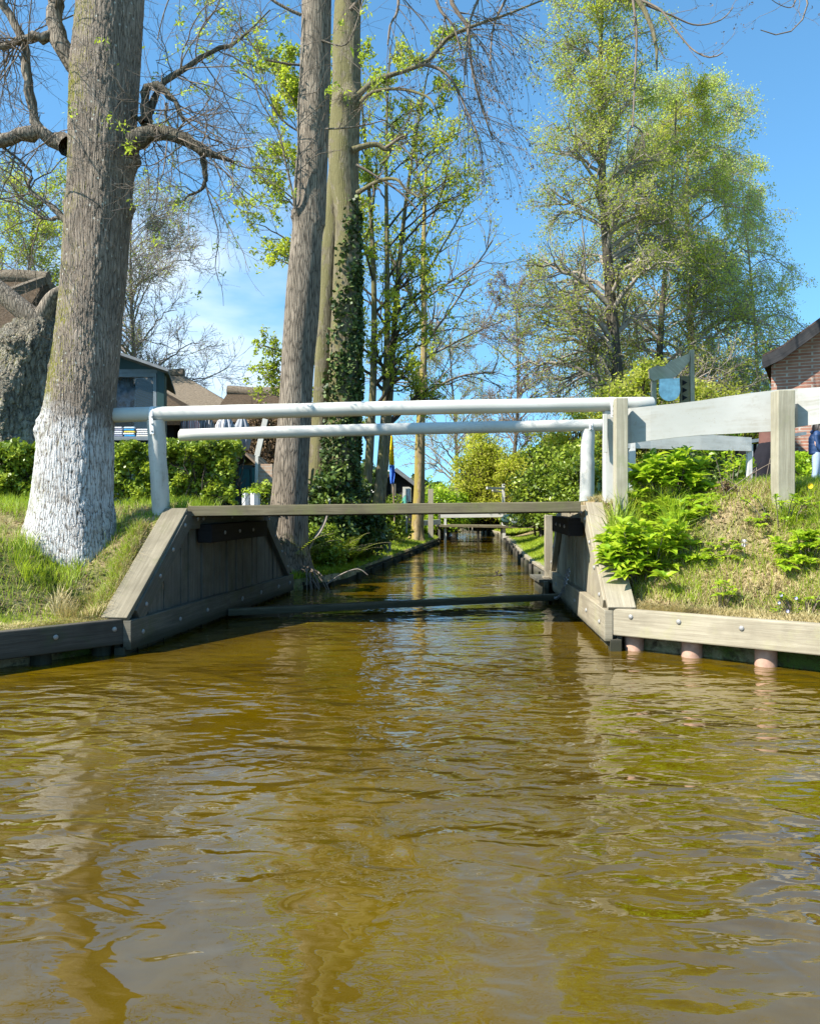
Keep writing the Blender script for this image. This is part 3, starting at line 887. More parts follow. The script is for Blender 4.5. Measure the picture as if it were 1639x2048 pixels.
def sprout(rng, P, Rr, k, t0, t1, ang, L, npts, wander=.12, up=0.0, droop=0.0, rr=.55, tip=.35, ljit=.35, bias=None, minr=.0015):
    """k children on each of the parent lines P (M,N,3)"""
    Mn, N = P.shape[:2]
    t = rng.uniform(t0, t1, (Mn, k)); f = t * (N - 1); i = np.minimum(f.astype(int), N - 2); u = (f - i)[..., None]
    m = np.arange(Mn)[:, None]
    p = P[m, i] * (1 - u) + P[m, i + 1] * u
    tg = nrm(P[m, i + 1] - P[m, i])
    r = (Rr[m, i] * (1 - u[..., 0]) + Rr[m, i + 1] * u[..., 0]) * rr
    rnd = rng.normal(size=tg.shape); perp = nrm(rnd - (rnd * tg).sum(-1, keepdims=True) * tg)
    if bias is not None: perp = nrm(perp + np.asarray(bias))
    a = rng.normal(ang, .22, (Mn, k, 1))
    d = nrm(tg * np.cos(a) + perp * np.sin(a))
    Lc = (np.asarray(L).reshape(-1, 1) if np.ndim(L) else L) * (1 - .45 * t) * rng.uniform(1 - ljit, 1 + ljit, (Mn, k))
    d = d.reshape(-1, 3); p = p.reshape(-1, 3); Lc = Lc.reshape(-1); r = np.maximum(r.reshape(-1), minr)
    out = np.empty((len(p), npts, 3)); out[:, 0] = p; st = Lc / (npts - 1)
    for q in range(1, npts):
        d = d + rng.normal(size=d.shape) * wander; d[:, 2] += up - droop * q / npts
        d = nrm(d); p = p + d * st[:, None]; out[:, q] = p
    rad = r[:, None] * np.linspace(1, tip, npts)[None, :]
    return out, np.maximum(rad, minr * .8)

def leaves(name, C, size, mat, parent=None, rng=None, up=.5, asp=.6, origin=None, shade=None, fold=0.0):
    """one small leaf-shaped face for each centre"""
    rng = rng or np.random.default_rng(1)
    n = len(C); nn = rng.normal(size=(n, 3)); nn[:, 2] += up * 2 * np.sign(rng.uniform(-.1, 1, n)); nn = nrm(nn)
    a = rng.normal(size=(n, 3)); a = nrm(a - (a * nn).sum(1, keepdims=True) * nn); b = np.cross(nn, a)
    s = (size * rng.uniform(.6, 1.3, n))[:, None] if np.isscalar(size) else np.asarray(size)[:, None]
    v = np.stack([C - a * s * .5, C + b * s * asp * .5 + a * s * .08, C + a * s * .55, C - b * s * asp * .5 + a * s * .08], 1)
    f = np.arange(n * 4).reshape(n, 4)
    r = rng.uniform(0, 1, n) if shade is None else np.clip(shade + rng.uniform(-.2, .2, n), 0, 1)
    return np_mesh(name, v.reshape(-1, 3), f, mat, parent, face_attr=r, origin=origin)

def along(rng, P, k, jit=.02, t0=.25):
    Mn, N = P.shape[:2]
    t = rng.uniform(t0, 1, (Mn, k)); f = t * (N - 1); i = np.minimum(f.astype(int), N - 2); u = (f - i)[..., None]
    m = np.arange(Mn)[:, None]
    return (P[m, i] * (1 - u) + P[m, i + 1] * u).reshape(-1, 3) + rng.normal(size=(Mn * k, 3)) * jit

def limb_px(pts, D, n=14, dd=0.0):
    """limb centre line from (px, py, width px[, D offset])"""
    c = []
    for k, q in enumerate(pts):
        dist = D + (q[3] if len(q) > 3 else dd * k)
        p = at(q[0], q[1], dist); c.append([p[0], p[1], p[2], max(q[2], .6) / 2 / F * dist])
    Pc = catmull(c, n); return Pc[:, :3], np.maximum(Pc[:, 3], .002)

M['bark_white'] = m_bark('whitewashed_bark', (.048, .038, .029), (.38, .31, .245), (.20, .19, .02), (-1, -.25, .1), .42, 1.5, .0095, white=(.0, 1.62), disp=True, dots=True, vw=.38)
M['bark_grey'] = m_bark('grey_ash_bark', (.045, .037, .028), (.32, .265, .205), None, sc=1.1, depth=.012)
M['bark_moss'] = m_bark('mossy_bark', (.055, .045, .028), (.31, .265, .17), (.19, .17, .075), (-.6, -1, .1), .30, 1.0, .014, vw=.3)
M['bark_dark'] = m_bark('dark_knotty_bark', (.035, .030, .022), (.18, .155, .115), (.14, .13, .03), (-1, -.2, .6), .45, 1.3, .012)
M['bark_old'] = m_bark('gnarled_bark', (.04, .035, .028), (.42, .38, .30), (.17, .16, .06), (-1, -.6, .5), .4, .55, .05, zs=.35, vw=.3, disp=True)
M['bark_pale'] = m_bark('pale_orange_bark', (.14, .10, .05), (.46, .35, .19), (.34, .27, .06), (-1, -.6, .1), .4, 1.0, .006)
M['bark_far'] = m_bark('alder_bark', (.035, .03, .022), (.14, .12, .09), None, sc=.8, depth=.01)
M['twig'] = m_plain('bare_twig', (.17, .135, .105), .8, .25, .1)
M['twig_dark'] = m_plain('dark_twig', (.060, .050, .040), .8, .25, .1)
M['twig_pale'] = m_plain('pale_twig', (.26, .225, .19), .8, .25, .1)

G = lambda r, g, b: (r, g, b)
M['leaf_bud'] = m_leaf('spring_bud_leaf', [(0, G(.16, .22, .02)), (.6, G(.30, .36, .03)), (1, G(.42, .46, .05))], .45)
M['leaf_maple'] = m_leaf('young_maple_leaf', [(0, G(0.100, 0.130, 0.018)), (0.5, G(0.260, 0.280, 0.030)), (1, G(0.480, 0.450, 0.055))], .52)
M['leaf_alder'] = m_leaf('alder_leaf', [(0, G(0.140, 0.150, 0.030)), (0.5, G(0.300, 0.310, 0.055)), (1, G(0.520, 0.500, 0.120))], .52)
M['leaf_birch'] = m_leaf('birch_leaf', [(0, G(0.280, 0.310, 0.100)), (0.5, G(0.420, 0.460, 0.160)), (1, G(0.600, 0.620, 0.270))], .52)
M['leaf_ivy'] = m_leaf('ivy_leaf', [(0, G(.014, .030, .008)), (.6, G(.05, .085, .020)), (1, G(.17, .22, .06))], .12, .5, .3)
M['leaf_hedge'] = m_leaf('hedge_leaf', [(0, G(0.070, 0.115, 0.012)), (0.5, G(0.200, 0.280, 0.025)), (1, G(0.400, 0.460, 0.050))], .3, .4, .45)
M['leaf_rhodo'] = m_leaf('evergreen_leaf', [(0, G(0.025, 0.050, 0.012)), (0.6, G(0.080, 0.130, 0.025)), (1, G(0.240, 0.300, 0.070))], .2, .3, .5)
M['leaf_bright'] = m_leaf('bright_shrub_leaf', [(0, G(0.140, 0.250, 0.012)), (0.5, G(0.270, 0.420, 0.020)), (1, G(0.480, 0.560, 0.040))], .4, .4, .45)
M['leaf_yellow'] = m_leaf('yellow_green_leaf', [(0, G(0.220, 0.220, 0.030)), (0.5, G(0.400, 0.390, 0.050)), (1, G(0.600, 0.550, 0.100))], .52)
M['grass'] = m_leaf('grass_blade', [(0, G(0.090, 0.150, 0.010)), (0.5, G(0.220, 0.320, 0.018)), (1, G(0.420, 0.470, 0.040))], .35)
M['straw'] = m_leaf('dry_grass_blade', [(0, G(0.200, 0.165, 0.050)), (0.45, G(0.440, 0.350, 0.150)), (1, G(0.640, 0.540, 0.300))], .25)
M['fern'] = m_leaf('fern_frond', [(0, G(0.160, 0.240, 0.015)), (1, G(0.420, 0.500, 0.040))], .4)
M['brownleaf'] = m_leaf('brown_stem_leaf', [(0, G(.06, .035, .02)), (.6, G(.16, .10, .05)), (1, G(.28, .19, .10))], .15)

def tree_root(name, p, label, group=None, cat='tree'):
    return empty(name, p, label, cat, group)

# ------------------------------------------------------------------ 1 whitewashed tree, near left
D1 = 8.2
b0 = at(145, 1120, D1); b0[2] = .62
t1 = tree_root('whitewashed_tree', b0, 'big leaning tree with a whitewashed lower trunk on the left bank')
burls = [(at(82, 855, D1) + np.array([0, -.25, 0]), .13, .10), (at(97, 735, D1) + np.array([0, -.15, 0]), .07, .04), (at(268, 320, D1), .12, .09), (at(262, 420, D1), .08, .06), (at(130, 410, D1), .10, .05), (at(150, 130, D1) + np.array([-.05, -.25, 0]), .12, .05)]
rows = [(138, 1150, 215), (139, 1110, 202), (141, 1070, 184), (144, 1030, 166), (145, 990, 153.6), (149, 930, 146.2), (153, 870, 138.8), (161, 800, 132.3), (172, 720, 128.6), (181, 640, 124.0), (189, 560, 122.1), (195, 460, 123.0), (200, 380, 124.0), (203, 300, 126.7), (207, 200, 129.5), (213, 110, 129.5), (220, 20, 127.7), (225, -80, 127.7), (231, -200, 120.2)]
topz = at(228, -200, D1)
trunk1, P1 = big_trunk('trunk', rows, M['bark_white'], t1, 230, .0125, D1, 0, .13, burls, 7, 3, .012,
                       [(topz[0] + .15, topz[1], topz[2] + 1.2, .30), (topz[0] + .25, topz[1] + .1, topz[2] + 3, .22), (topz[0] + .5, topz[1] + .2, topz[2] + 5.5, .12)])
rng = np.random.default_rng(11)
L1 = [
    [(258, 330, 50, .1), (268, 290, 46), (290, 268, 36), (322, 264, 29), (352, 274, 26), (385, 290, 23), (408, 304, 21), (435, 310, 13), (468, 326, 5)],
    [(404, 303, 12), (409, 330, 13), (411, 360, 9), (398, 383, 6), (375, 392, 4.5), (362, 418, 2.5)],
    [(298, 262, 14), (301, 235, 15), (305, 205, 14), (322, 172, 13), (348, 148, 11.5), (375, 135, 10.5), (402, 115, 9.5), (430, 100, 9), (462, 92, 7), (500, 60, 4), (540, 20, 2.5)],
    [(292, 250, 18), (290, 215, 18), (289, 182, 17), (305, 170, 16), (326, 174, 15), (335, 190, 14), (350, 200, 11), (358, 222, 9), (368, 243, 6)],
    [(334, 205, 6), (331, 232, 6), (342, 255, 5), (352, 262, 5), (368, 275, 4)],
    [(262, 228, 9), (280, 240, 9), (292, 252, 11)],
    [(135, 292, 46), (112, 278, 34), (88, 270, 30), (60, 268, 28), (30, 276, 26), (-10, 288, 24), (-70, 290, 20), (-180, 300, 14)],
    [(78, 262, 21), (72, 240, 19), (64, 205, 18), (57, 165, 18), (54, 120, 17), (45, 80, 17), (25, 40, 16), (0, -5, 15), (-30, -60, 12)],
    [(160, 150, 40, .05), (128, 108, 36), (112, 70, 32), (108, 30, 31), (112, -20, 30), (120, -90, 26), (100, -220, 18)],
    [(108, 62, 20), (88, 78, 19), (62, 74, 17), (35, 82, 15), (8, 92, 13), (-40, 98, 10)],
    [(133, 440, 16), (118, 428, 14), (104, 412, 11), (84, 398, 9), (62, 384, 8), (58, 364, 7), (66, 348, 6), (45, 325, 5.5), (15, 300, 5), (-30, 262, 4)],
    [(128, 434, 8), (112, 437, 8), (95, 438, 7), (78, 432, 6), (74, 414, 5), (86, 410, 4)],
    [(84, 434, 5), (78, 456, 4), (60, 470, 3.5), (44, 482, 3), (36, 520, 2.5), (20, 548, 2)],
    [(130, 222, 5), (112, 218, 5), (95, 224, 4), (70, 230, 3), (40, 215, 2.5)],
    [(278, 100, 4), (300, 112, 4), (318, 128, 3), (328, 150, 3)],
]
lines = [limb_px(l, D1 - .05, 18, dd=.02 * ((i % 3) - 1)) for i, l in enumerate(L1)]
for i, (p, r) in enumerate(lines):
    r = r * (1 + .10 * np.sin(np.arange(len(r)) * 2.1 + i) + rng.normal(0, .05, len(r)))
    p2 = p + rng.normal(0, 1, p.shape) * (r[:, None] * .18)
    if i < 12: tubes('limb', [(p2[None], r[None], 12 if i in (0, 6, 8, 3, 2, 7) else 7)], M['bark_dark'] if i < 6 else M['bark_grey'], t1)
lp = np.array([p for p, r in lines]); lr = np.array([r for p, r in lines])
# unseen upper limbs that hold the crown
ups = []
for k in range(9):
    a = k * 2.4 + .5; z = topz[2] + .6 + k * .5; L = 3.6 - .2 * k
    q0 = np.array([topz[0] + .1 + .03 * k, topz[1], z]); d = np.array([math.cos(a), math.sin(a) * .9, .55])
    ups.append([q0 + d * L * s + np.array([0, 0, .35 * math.sin(3 * s)]) for s in np.linspace(0, 1, 18)])
ups = np.array(ups); upr = np.linspace(.10, .02, 18)[None].repeat(9, 0)
tubes('limb', [(ups, upr, 8)], M['bark_grey'], t1)
aP = np.concatenate([lp, lp[[0, 2, 6, 7, 8, 9, 10]]]); aR = np.concatenate([lr, lr[[0, 2, 6, 7, 8, 9, 10]]])
g1 = sprout(rng, aP, np.clip(aR, 0, .018), 9, .3, 1, .85, 1.35, 12, .17, .02, .03, .45, .3, minr=.0022)
g1b = sprout(rng, ups, upr * .5, 7, .2, 1, .8, 1.6, 9, .18, .02, .05, .4, .3, minr=.003)
g2 = sprout(rng, g1[0], g1[1], 6, .15, 1, .8, .55, 8, .2, .03, .05, .6, .4, minr=.0016)
g2b = sprout(rng, g1b[0], g1b[1], 3, .2, 1, .8, .8, 6, .2, .0, .08, .6, .4, minr=.002)
g3 = sprout(rng, g2[0], g2[1], 3, .2, 1, .75, .2, 5, .25, .03, 0, .7, .6, minr=.0013)
tubes('twigs', [(*g1, 5), (*g1b, 4), (*g2, 4), (*g2b, 3), (*g3, 3)], M['twig'], t1)
# tufts of opening leaves at some twig ends
ends = g2[0][:, -1]; ends = ends[(ends[:, 0] > -3.3)]
pick = ends[rng.choice(len(ends), 90, False)]
C = (pick[:, None, :] + rng.normal(size=(len(pick), 18, 3)) * .032).reshape(-1, 3)
leaves('crown', C, .045, M['leaf_bud'], t1, rng, .3, .35)

# ------------------------------------------------------------------ 2 ash between the hedge and the water
D2 = 13.0
b2 = at(575, 1092, D2)
t2 = tree_root('ash_tree', b2, 'straight grey-barked tree trunk standing on the left bank just behind the footbridge')
rows2 = [(570, 1165, 130), (571, 1120, 104), (573, 1092, 90), (576, 1050, 80), (579, 1000, 74), (582, 940, 70), (587, 870, 66), (592, 790, 65), (596, 720, 66), (602, 640, 68), (607, 560, 67), (613, 480, 62), (619, 440, 63), (622, 420, 60), (625, 340, 60), (627, 260, 61), (629, 160, 61), (632, 60, 60), (634, -60, 58), (636, -200, 54)]
tz2 = at(636, -200, D2)
trunk2, P2 = big_trunk('trunk', rows2, M['bark_grey'], t2, 90, .035, D2, 0, .12, [(at(597, 432, D2) + np.array([0, -.1, 0]), .12, .09), (at(640, 452, D2) + np.array([0, -.1, 0]), .12, .05)], 6, 8, .012,
                        [(tz2[0] + .1, tz2[1], tz2[2] + 2, .17), (tz2[0] + .1, tz2[1], tz2[2] + 4.5, .08)])
L2 = [
    [(598, 434, 9), (591, 420, 9), (589, 395, 7), (593, 340, 6), (597, 290, 5), (596, 240, 5), (598, 190, 4), (604, 120, 3), (610, 40, 2.5)],
    [(590, 420, 5), (584, 380, 4), (570, 320, 4), (560, 270, 3.5), (545, 240, 3), (520, 200, 3), (500, 130, 2.5), (470, 60, 2)],
    [(596, 262, 4), (570, 245, 4), (545, 215, 3.5), (520, 175, 3), (490, 150, 3), (460, 140, 2)],
    [(650, 258, 4), (690, 256, 3.5), (730, 250, 3), (770, 240, 2)],
    [(640, 80, 4), (690, 90, 3), (715, 40, 3), (730, -20, 2)],
    [(600, 130, 5), (560, 125, 4.5), (520, 110, 4), (470, 40, 3), (430, 10, 2)],
    [(602, 30, 7), (560, 10, 6), (500, -30, 5), (430, -60, 4), (360, -40, 3), (330, 20, 2.5), (315, 80, 2)],
]
ln2 = [limb_px(l, D2 - .2, 16, dd=-.05) for l in L2]
tubes('limb', [(np.array([p for p, r in ln2]), np.array([r for p, r in ln2]), 7)], M['bark_grey'], t2)
rng = np.random.default_rng(22)
p2a = np.array([p for p, r in ln2]); r2a = np.array([r for p, r in ln2])
ups = []
for k in range(9):
    a = k * 2.4; z = tz2[2] + .2 + k * .35; L = 4.2 - .2 * k; q0 = np.array([tz2[0] + .05, tz2[1], z]); d = np.array([math.cos(a), math.sin(a), .5])
    ups.append([q0 + d * L * s + np.array([0, 0, .5 * math.sin(3 * s) - 1.2 * s * s]) for s in np.linspace(0, 1, 16)])
ups = np.array(ups); upr = np.linspace(.08, .015, 16)[None].repeat(9, 0)
g1 = sprout(rng, p2a, r2a, 10, .15, 1, .8, 1.3, 8, .2, .03, 0, .5, .35, minr=.003)
g1b = sprout(rng, ups, upr * .5, 6, .2, 1, .8, 1.7, 8, .16, 0, .08, .4, .3, minr=.004)
g2 = sprout(rng, g1[0], g1[1], 5, .2, 1, .75, .6, 6, .22, .03, 0, .6, .5, minr=.0026)
g2b = sprout(rng, g1b[0], g1b[1], 5, .2, 1, .75, .7, 6, .2, .02, .05, .6, .5, minr=.0028)
tubes('twigs', [(ups, upr, 7), (*g1, 4), (*g1b, 4), (*g2, 3), (*g2b, 3)], M['twig'], t2)
ends = np.concatenate([g2[0][:, -1], g2b[0][:, -1]]); pick = ends[rng.choice(len(ends), 110, False)]
C = (pick[:, None, :] + rng.normal(size=(len(pick), 16, 3)) * .05).reshape(-1, 3)
leaves('crown', C, .085, M['leaf_bud'], t2, rng, .3, .35)

# ------------------------------------------------------------------ 3 mossy double trunk with ivy
D3 = 15.5
b3 = at(672, 1010, D3)
t3 = tree_root('ivy_clad_tree', b3, 'tall mossy double-stemmed tree with dark ivy up its right stem')
rowsR = [(676, 1030, 74), (678, 1000, 66), (681, 930, 62), (684, 850, 60), (686, 760, 58), (688, 680, 56), (691, 600, 52), (693, 520, 50), (694, 450, 48), (692, 400, 52), (688, 350, 58), (687, 300, 61), (689, 240, 60), (692, 190, 57), (693, 140, 56), (694, 70, 55), (697, 0, 54), (700, -90, 52), (702, -200, 48)]
tz3 = at(702, -200, D3)
trunk3, P3 = big_trunk('trunk', rowsR, M['bark_moss'], t3, 80, .04, D3, 0, .12, [(at(705, 212, D3) + np.array([0, -.2, 0]), .2, .14), (at(688, 210, D3) + np.array([-.02, -.3, 0]), .12, .1)], 6, 5, .02,
                        [(tz3[0] + .1, tz3[1], tz3[2] + 2, .2), (tz3[0] + .2, tz3[1], tz3[2] + 5, .1)])
rowsL = [(636, 1040, 52), (637, 1000, 44), (638, 920, 40), (641, 840, 36), (644, 760, 34), (648, 690, 33), (654, 600, 33), (659, 520, 33), (664, 440, 33), (670, 380, 34), (676, 320, 34)]
stem3, P3b = big_trunk('trunk', rowsL, M['bark_moss'], t3, 60, .05, D3 + .15, 0, .1, [], 5, 6, .02)
L3 = [
    [(700, 210, 16), (712, 195, 13), (735, 172, 11), (765, 155, 10), (795, 146, 9), (830, 134, 9), (855, 122, 8.5), (872, 102, 8), (892, 78, 8), (925, 60, 7), (965, 45, 6), (1010, 30, 5), (1050, 14, 4), (1085, 0, 3)],
    [(838, 128, 8), (868, 134, 7), (895, 150, 6), (912, 175, 5), (930, 215, 4), (950, 260, 3.5), (965, 310, 3)],
    [(714, 212, 8), (735, 190, 7), (762, 180, 6), (800, 178, 6), (835, 186, 5), (862, 200, 4), (880, 240, 3)],
    [(705, 300, 14), (722, 294, 12), (742, 289, 11), (758, 290, 10), (768, 298, 9), (780, 300, 6), (776, 315, 4), (758, 330, 3)],
    [(768, 298, 7), (785, 286, 6), (800, 275, 5), (815, 268, 3)],
    [(715, 385, 10), (728, 378, 9), (748, 366, 8), (770, 358, 7), (795, 360, 6), (812, 380, 5), (838, 395, 4)],
    [(712, 330, 6), (735, 342, 5), (760, 358, 4), (800, 385, 4), (835, 420, 3)],
    [(700, -60, 26), (760, -120, 22), (860, -140, 19), (980, -110, 16), (1080, -70, 14), (1180, -50, 12), (1260, -20, 11), (1285, 15, 10), (1303, 55, 9), (1312, 95, 7), (1312, 140, 4)],
    [(1262, -20, 6), (1272, 60, 5), (1270, 130, 4), (1266, 220, 3.5), (1264, 255, 3)],
    [(1264, 250, 3), (1255, 268, 2.5), (1254, 300, 2)], [(1266, 250, 3), (1284, 266, 2.5), (1288, 296, 2)],
    [(1280, 0, 5), (1320, 20, 4), (1350, 60, 4), (1385, 100, 3), (1420, 115, 3), (1445, 105, 2)],
    [(1290, 10, 4), (1340, 30, 3.5), (1390, 50, 3), (1440, 40, 2.5), (1465, 15, 2)],
    [(1180, -50, 9), (1300, -90, 8), (1430, -100, 7), (1540, -70, 6), (1600, -30, 4.5), (1614, 5, 3.5), (1600, 45, 3), (1570, 68, 2.5), (1540, 68, 2.2), (1520, 60, 1.8)],
    [(1600, -30, 4), (1590, 0, 3), (1580, 15, 2), (1555, 8, 1.6), (1530, -10, 1.5)],
    [(860, -140, 14), (905, -60, 11), (900, -5, 9), (918, 30, 8), (935, 55, 7), (940, 110, 6), (948, 160, 5), (965, 220, 4), (985, 280, 3)],
    [(905, -60, 9), (870, -30, 8), (880, 20, 6), (905, 50, 4), (920, 100, 3)],
    [(980, -110, 10), (985, -60, 8), (960, -10, 6), (940, 40, 5), (932, 100, 4), (930, 150, 3)],
    [(1080, -70, 9), (1030, -30, 7), (1000, 20, 5), (985, 60, 4), (980, 120, 3)],
    [(700, 20, 8), (740, -20, 8), (790, -30, 8), (795, 20, 6), (780, 50, 4), (775, 90, 3)],
]
ln3 = [limb_px(l, D3 - .25, 18, dd=-.08 * (i % 3)) for i, l in enumerate(L3)]
for i in (0, 2, 3, 5, 7): tubes('limb', [(ln3[i][0][None], ln3[i][1][None], 9)], M['bark_moss'], t3)
rest = [ln3[i] for i in range(len(ln3)) if i not in (0, 2, 3, 5, 7)]
rng = np.random.default_rng(33)
pa = np.array([p for p, r in ln3]); ra_ = np.array([r for p, r in ln3])
hang = pa[[0, 1, 15, 15, 16, 17, 18, 19, 0, 1]]; hr = ra_[[0, 1, 15, 15, 16, 17, 18, 19, 0, 1]]
gh = sprout(rng, hang, np.clip(hr, 0, .02), 9, .35, 1, .8, 2.3, 12, .09, 0, .32, .4, .3, minr=.0035, bias=(.9, 0, .1))
g1 = sprout(rng, pa, np.clip(ra_, 0, .03), 5, .2, 1, .8, .9, 8, .2, .03, .05, .45, .35, minr=.0032)
gh2 = sprout(rng, gh[0], gh[1], 4, .2, 1, .55, .6, 6, .14, 0, .2, .6, .5, minr=.0028)
g2 = sprout(rng, g1[0], g1[1], 3, .2, 1, .7, .4, 6, .2, .04, .0, .6, .5, minr=.0026)
tubes('twigs', [(np.array([p for p, r in rest]), np.array([r for p, r in rest]), 6), (*gh, 4), (*g1, 4), (*gh2, 3), (*g2, 3)], M['twig'], t3)
ends = np.concatenate([gh2[0][:, -1], g2[0][:, -1], gh2[0][:, 3], gh[0][:, -1]])
C = (ends[:, None, :] + rng.normal(size=(len(ends), 3, 3)) * .022).reshape(-1, 3)
leaves('buds', C, .045, M['brownleaf'], t3, rng, 0, .45)
# ivy coat
def ivy(P, z0, z1, n, parent, side=None, seed=1, thick=.10, size=.085):
    rg = np.random.default_rng(seed)
    z = z0 + (z1 - z0) * rg.uniform(0, 1, n) ** 1.15
    th = rg.uniform(0, 6.283, n)
    i = np.clip(np.searchsorted(P[:, 2], z), 0, len(P) - 1)
    cl = .5 + .5 * np.sin(th * 3 + z * 2.3) * np.sin(z * 3.7 + th)
    t = (z - z0) / (z1 - z0)
    if side is not None:
        keep = rg.uniform(0, 1, n) < np.clip((1.15 - t * 1.7 + .75 * np.cos(th - side) + .5 * cl) * np.clip((np.sin(z * 5.1 + 2 * np.sin(th * 2)) * .5 + .75) * 1.3, .1, 1), 0.0, 1); z, th, i, cl, t = z[keep], th[keep], i[keep], cl[keep], t[keep]
    r = P[i, 3] + .01 + thick * (1 - .6 * t) * (.3 + .9 * cl) * rg.uniform(.4, 1.1, len(z))
    C = np.stack([P[i, 0] + r * np.cos(th), P[i, 1] + r * np.sin(th), z], 1)
    return leaves('ivy', C, size, M['leaf_ivy'], parent, rg, .1, .95)
ivy(P3, at(0, 1000, D3)[2], at(0, 400, D3)[2], 10500, t3, side=-.5, seed=4, thick=.13, size=.085)

# ------------------------------------------------------------------ generic background tree
def bg_tree(name, label, base, top, crown, leafm, twigm, barkm, seed, n_limb=16, leaf=.06, n_leaf=3, r0=.14, n1=7, n2=5, n3=3, droop=0.0, up=.03, rise=.35, L=None, cat='tree', group=None,
            shape=lambda t: (1 - t) ** .6, t_lo=.2, wander=.16, leaf_up=.3, asp=.6, jit=.07, stems=1, minr=.006):
    """crown = (half width, depth half width); limbs leave the stem between t_lo and the top"""
    rng = np.random.default_rng(seed)
    base, top = V3(base), V3(top); Ht = top[2] - base[2]
    root = tree_root(name, base, label, group, cat)
    st = []
    for k in range(stems):
        dx = 0 if stems == 1 else (k - (stems - 1) / 2) * crown[0] * .55
        c = [base + (top - base) * t + np.array([dx * t + .02 * Ht * math.sin(4 * t + seed + k), dx * .3 * t, 0]) for t in np.linspace(0, 1, 20)]
        st.append(np.array(c))
    st = np.array(st); sr = (r0 * (1.0 - .9 * np.linspace(0, 1, 20)) * (1 + .5 * np.exp(-np.linspace(0, 1, 20) * 25)))[None].repeat(stems, 0)
    tubes('trunk', [(st, sr, 12)], barkm, root)
    Ll, Lr = [], []
    for k in range(n_limb):
        s = k % stems
        t = t_lo + (1 - t_lo) * ((k + rng.uniform(0, 1)) / n_limb) ** .95
        t = min(t, .97)
        f = t * 19; i = min(int(f), 18); p = st[s][i] + (st[s][i + 1] - st[s][i]) * (f - i)
        a = rng.uniform(0, 6.283); w = shape((t - t_lo) / (1 - t_lo)) * rng.uniform(.75, 1.1)
        end = p + np.array([math.cos(a) * crown[0] * w, math.sin(a) * crown[1] * w, rise * crown[0] * w])
        q = []
        for u in np.linspace(0, 1, 12):
            pt = p + (end - p) * u; pt[2] += crown[0] * w * .12 * math.sin(3.1 * u) - droop * crown[0] * w * u * u
            q.append(pt + rng.normal(size=3) * .02 * u * crown[0])
        Ll.append(q); Lr.append(np.linspace(max(sr[s][i] * .5, minr), minr * 1.2, 12))
    Ll, Lr = np.array(Ll), np.array(Lr)
    ln = np.linalg.norm(Ll[:, -1] - Ll[:, 0], axis=1)
    g1 = sprout(rng, Ll, Lr, n1, .15, 1, .75, ln * .55, 8, wander, up, droop * .5, .6, .4, minr=minr)
    l2 = np.repeat(ln, n1) * .28
    g2 = sprout(rng, g1[0], g1[1], n2, .15, 1, .75, l2, 6, wander, up, droop, .6, .5, minr=minr * .75)
    grp = [(Ll, Lr, 6), (*g1, 4), (*g2, 3)]
    last = g2[0]
    if n3:
        g3 = sprout(rng, g2[0], g2[1], n3, .1, 1, .7, np.repeat(l2, n2) * .5, 4, wander, up, droop * 1.3, .6, .6, minr=minr * .6)
        grp.append((*g3, 3)); last = g3[0]
    tubes('twigs', grp, twigm, root)
    if n_leaf:
        C = along(rng, last, n_leaf, jit, .1)
        sh = .5 + .35 * np.sin(C[:, 0] * 2.1 + seed) * np.sin(C[:, 2] * 1.7 + C[:, 1])
        leaves('crown', C, leaf, leafm, root, rng, leaf_up, asp, shade=sh)
    return root

def gp(px, D, z=None):
    p = at(px, HORIZON, D); p[2] = float(gz(p[0], p[1])) if z is None else z; return p
# maples in young leaf behind the ivy tree
bg_tree('maple_tree', 'tree in yellow-green young leaf seen left of the two tall trunks', gp(628, 19), at(575, 120, 19), (1.3, 1.1), M['leaf_maple'], M['twig'], M['bark_moss'], 5, 40, .085, 10, .11, 6, 4, 2, .0, .06, .5, t_lo=.22, shape=lambda t: .55 + .5 * math.sin(3.1 * min(1, t + .1)), minr=.006, jit=.05)
bg_tree('maple_tree', 'many-stemmed tree in young leaf right behind the ivy-clad trunk', gp(732, 20.5), at(800, 90, 20.5), (1.75, 1.5), M['leaf_maple'], M['twig_dark'], M['bark_moss'], 6, 48, .085, 8, .13, 6, 4, 2, .0, .08, .7, t_lo=.18, stems=3, shape=lambda t: .45 + .6 * math.sin(3.1 * min(1, t + .12)), minr=.007, jit=.05)
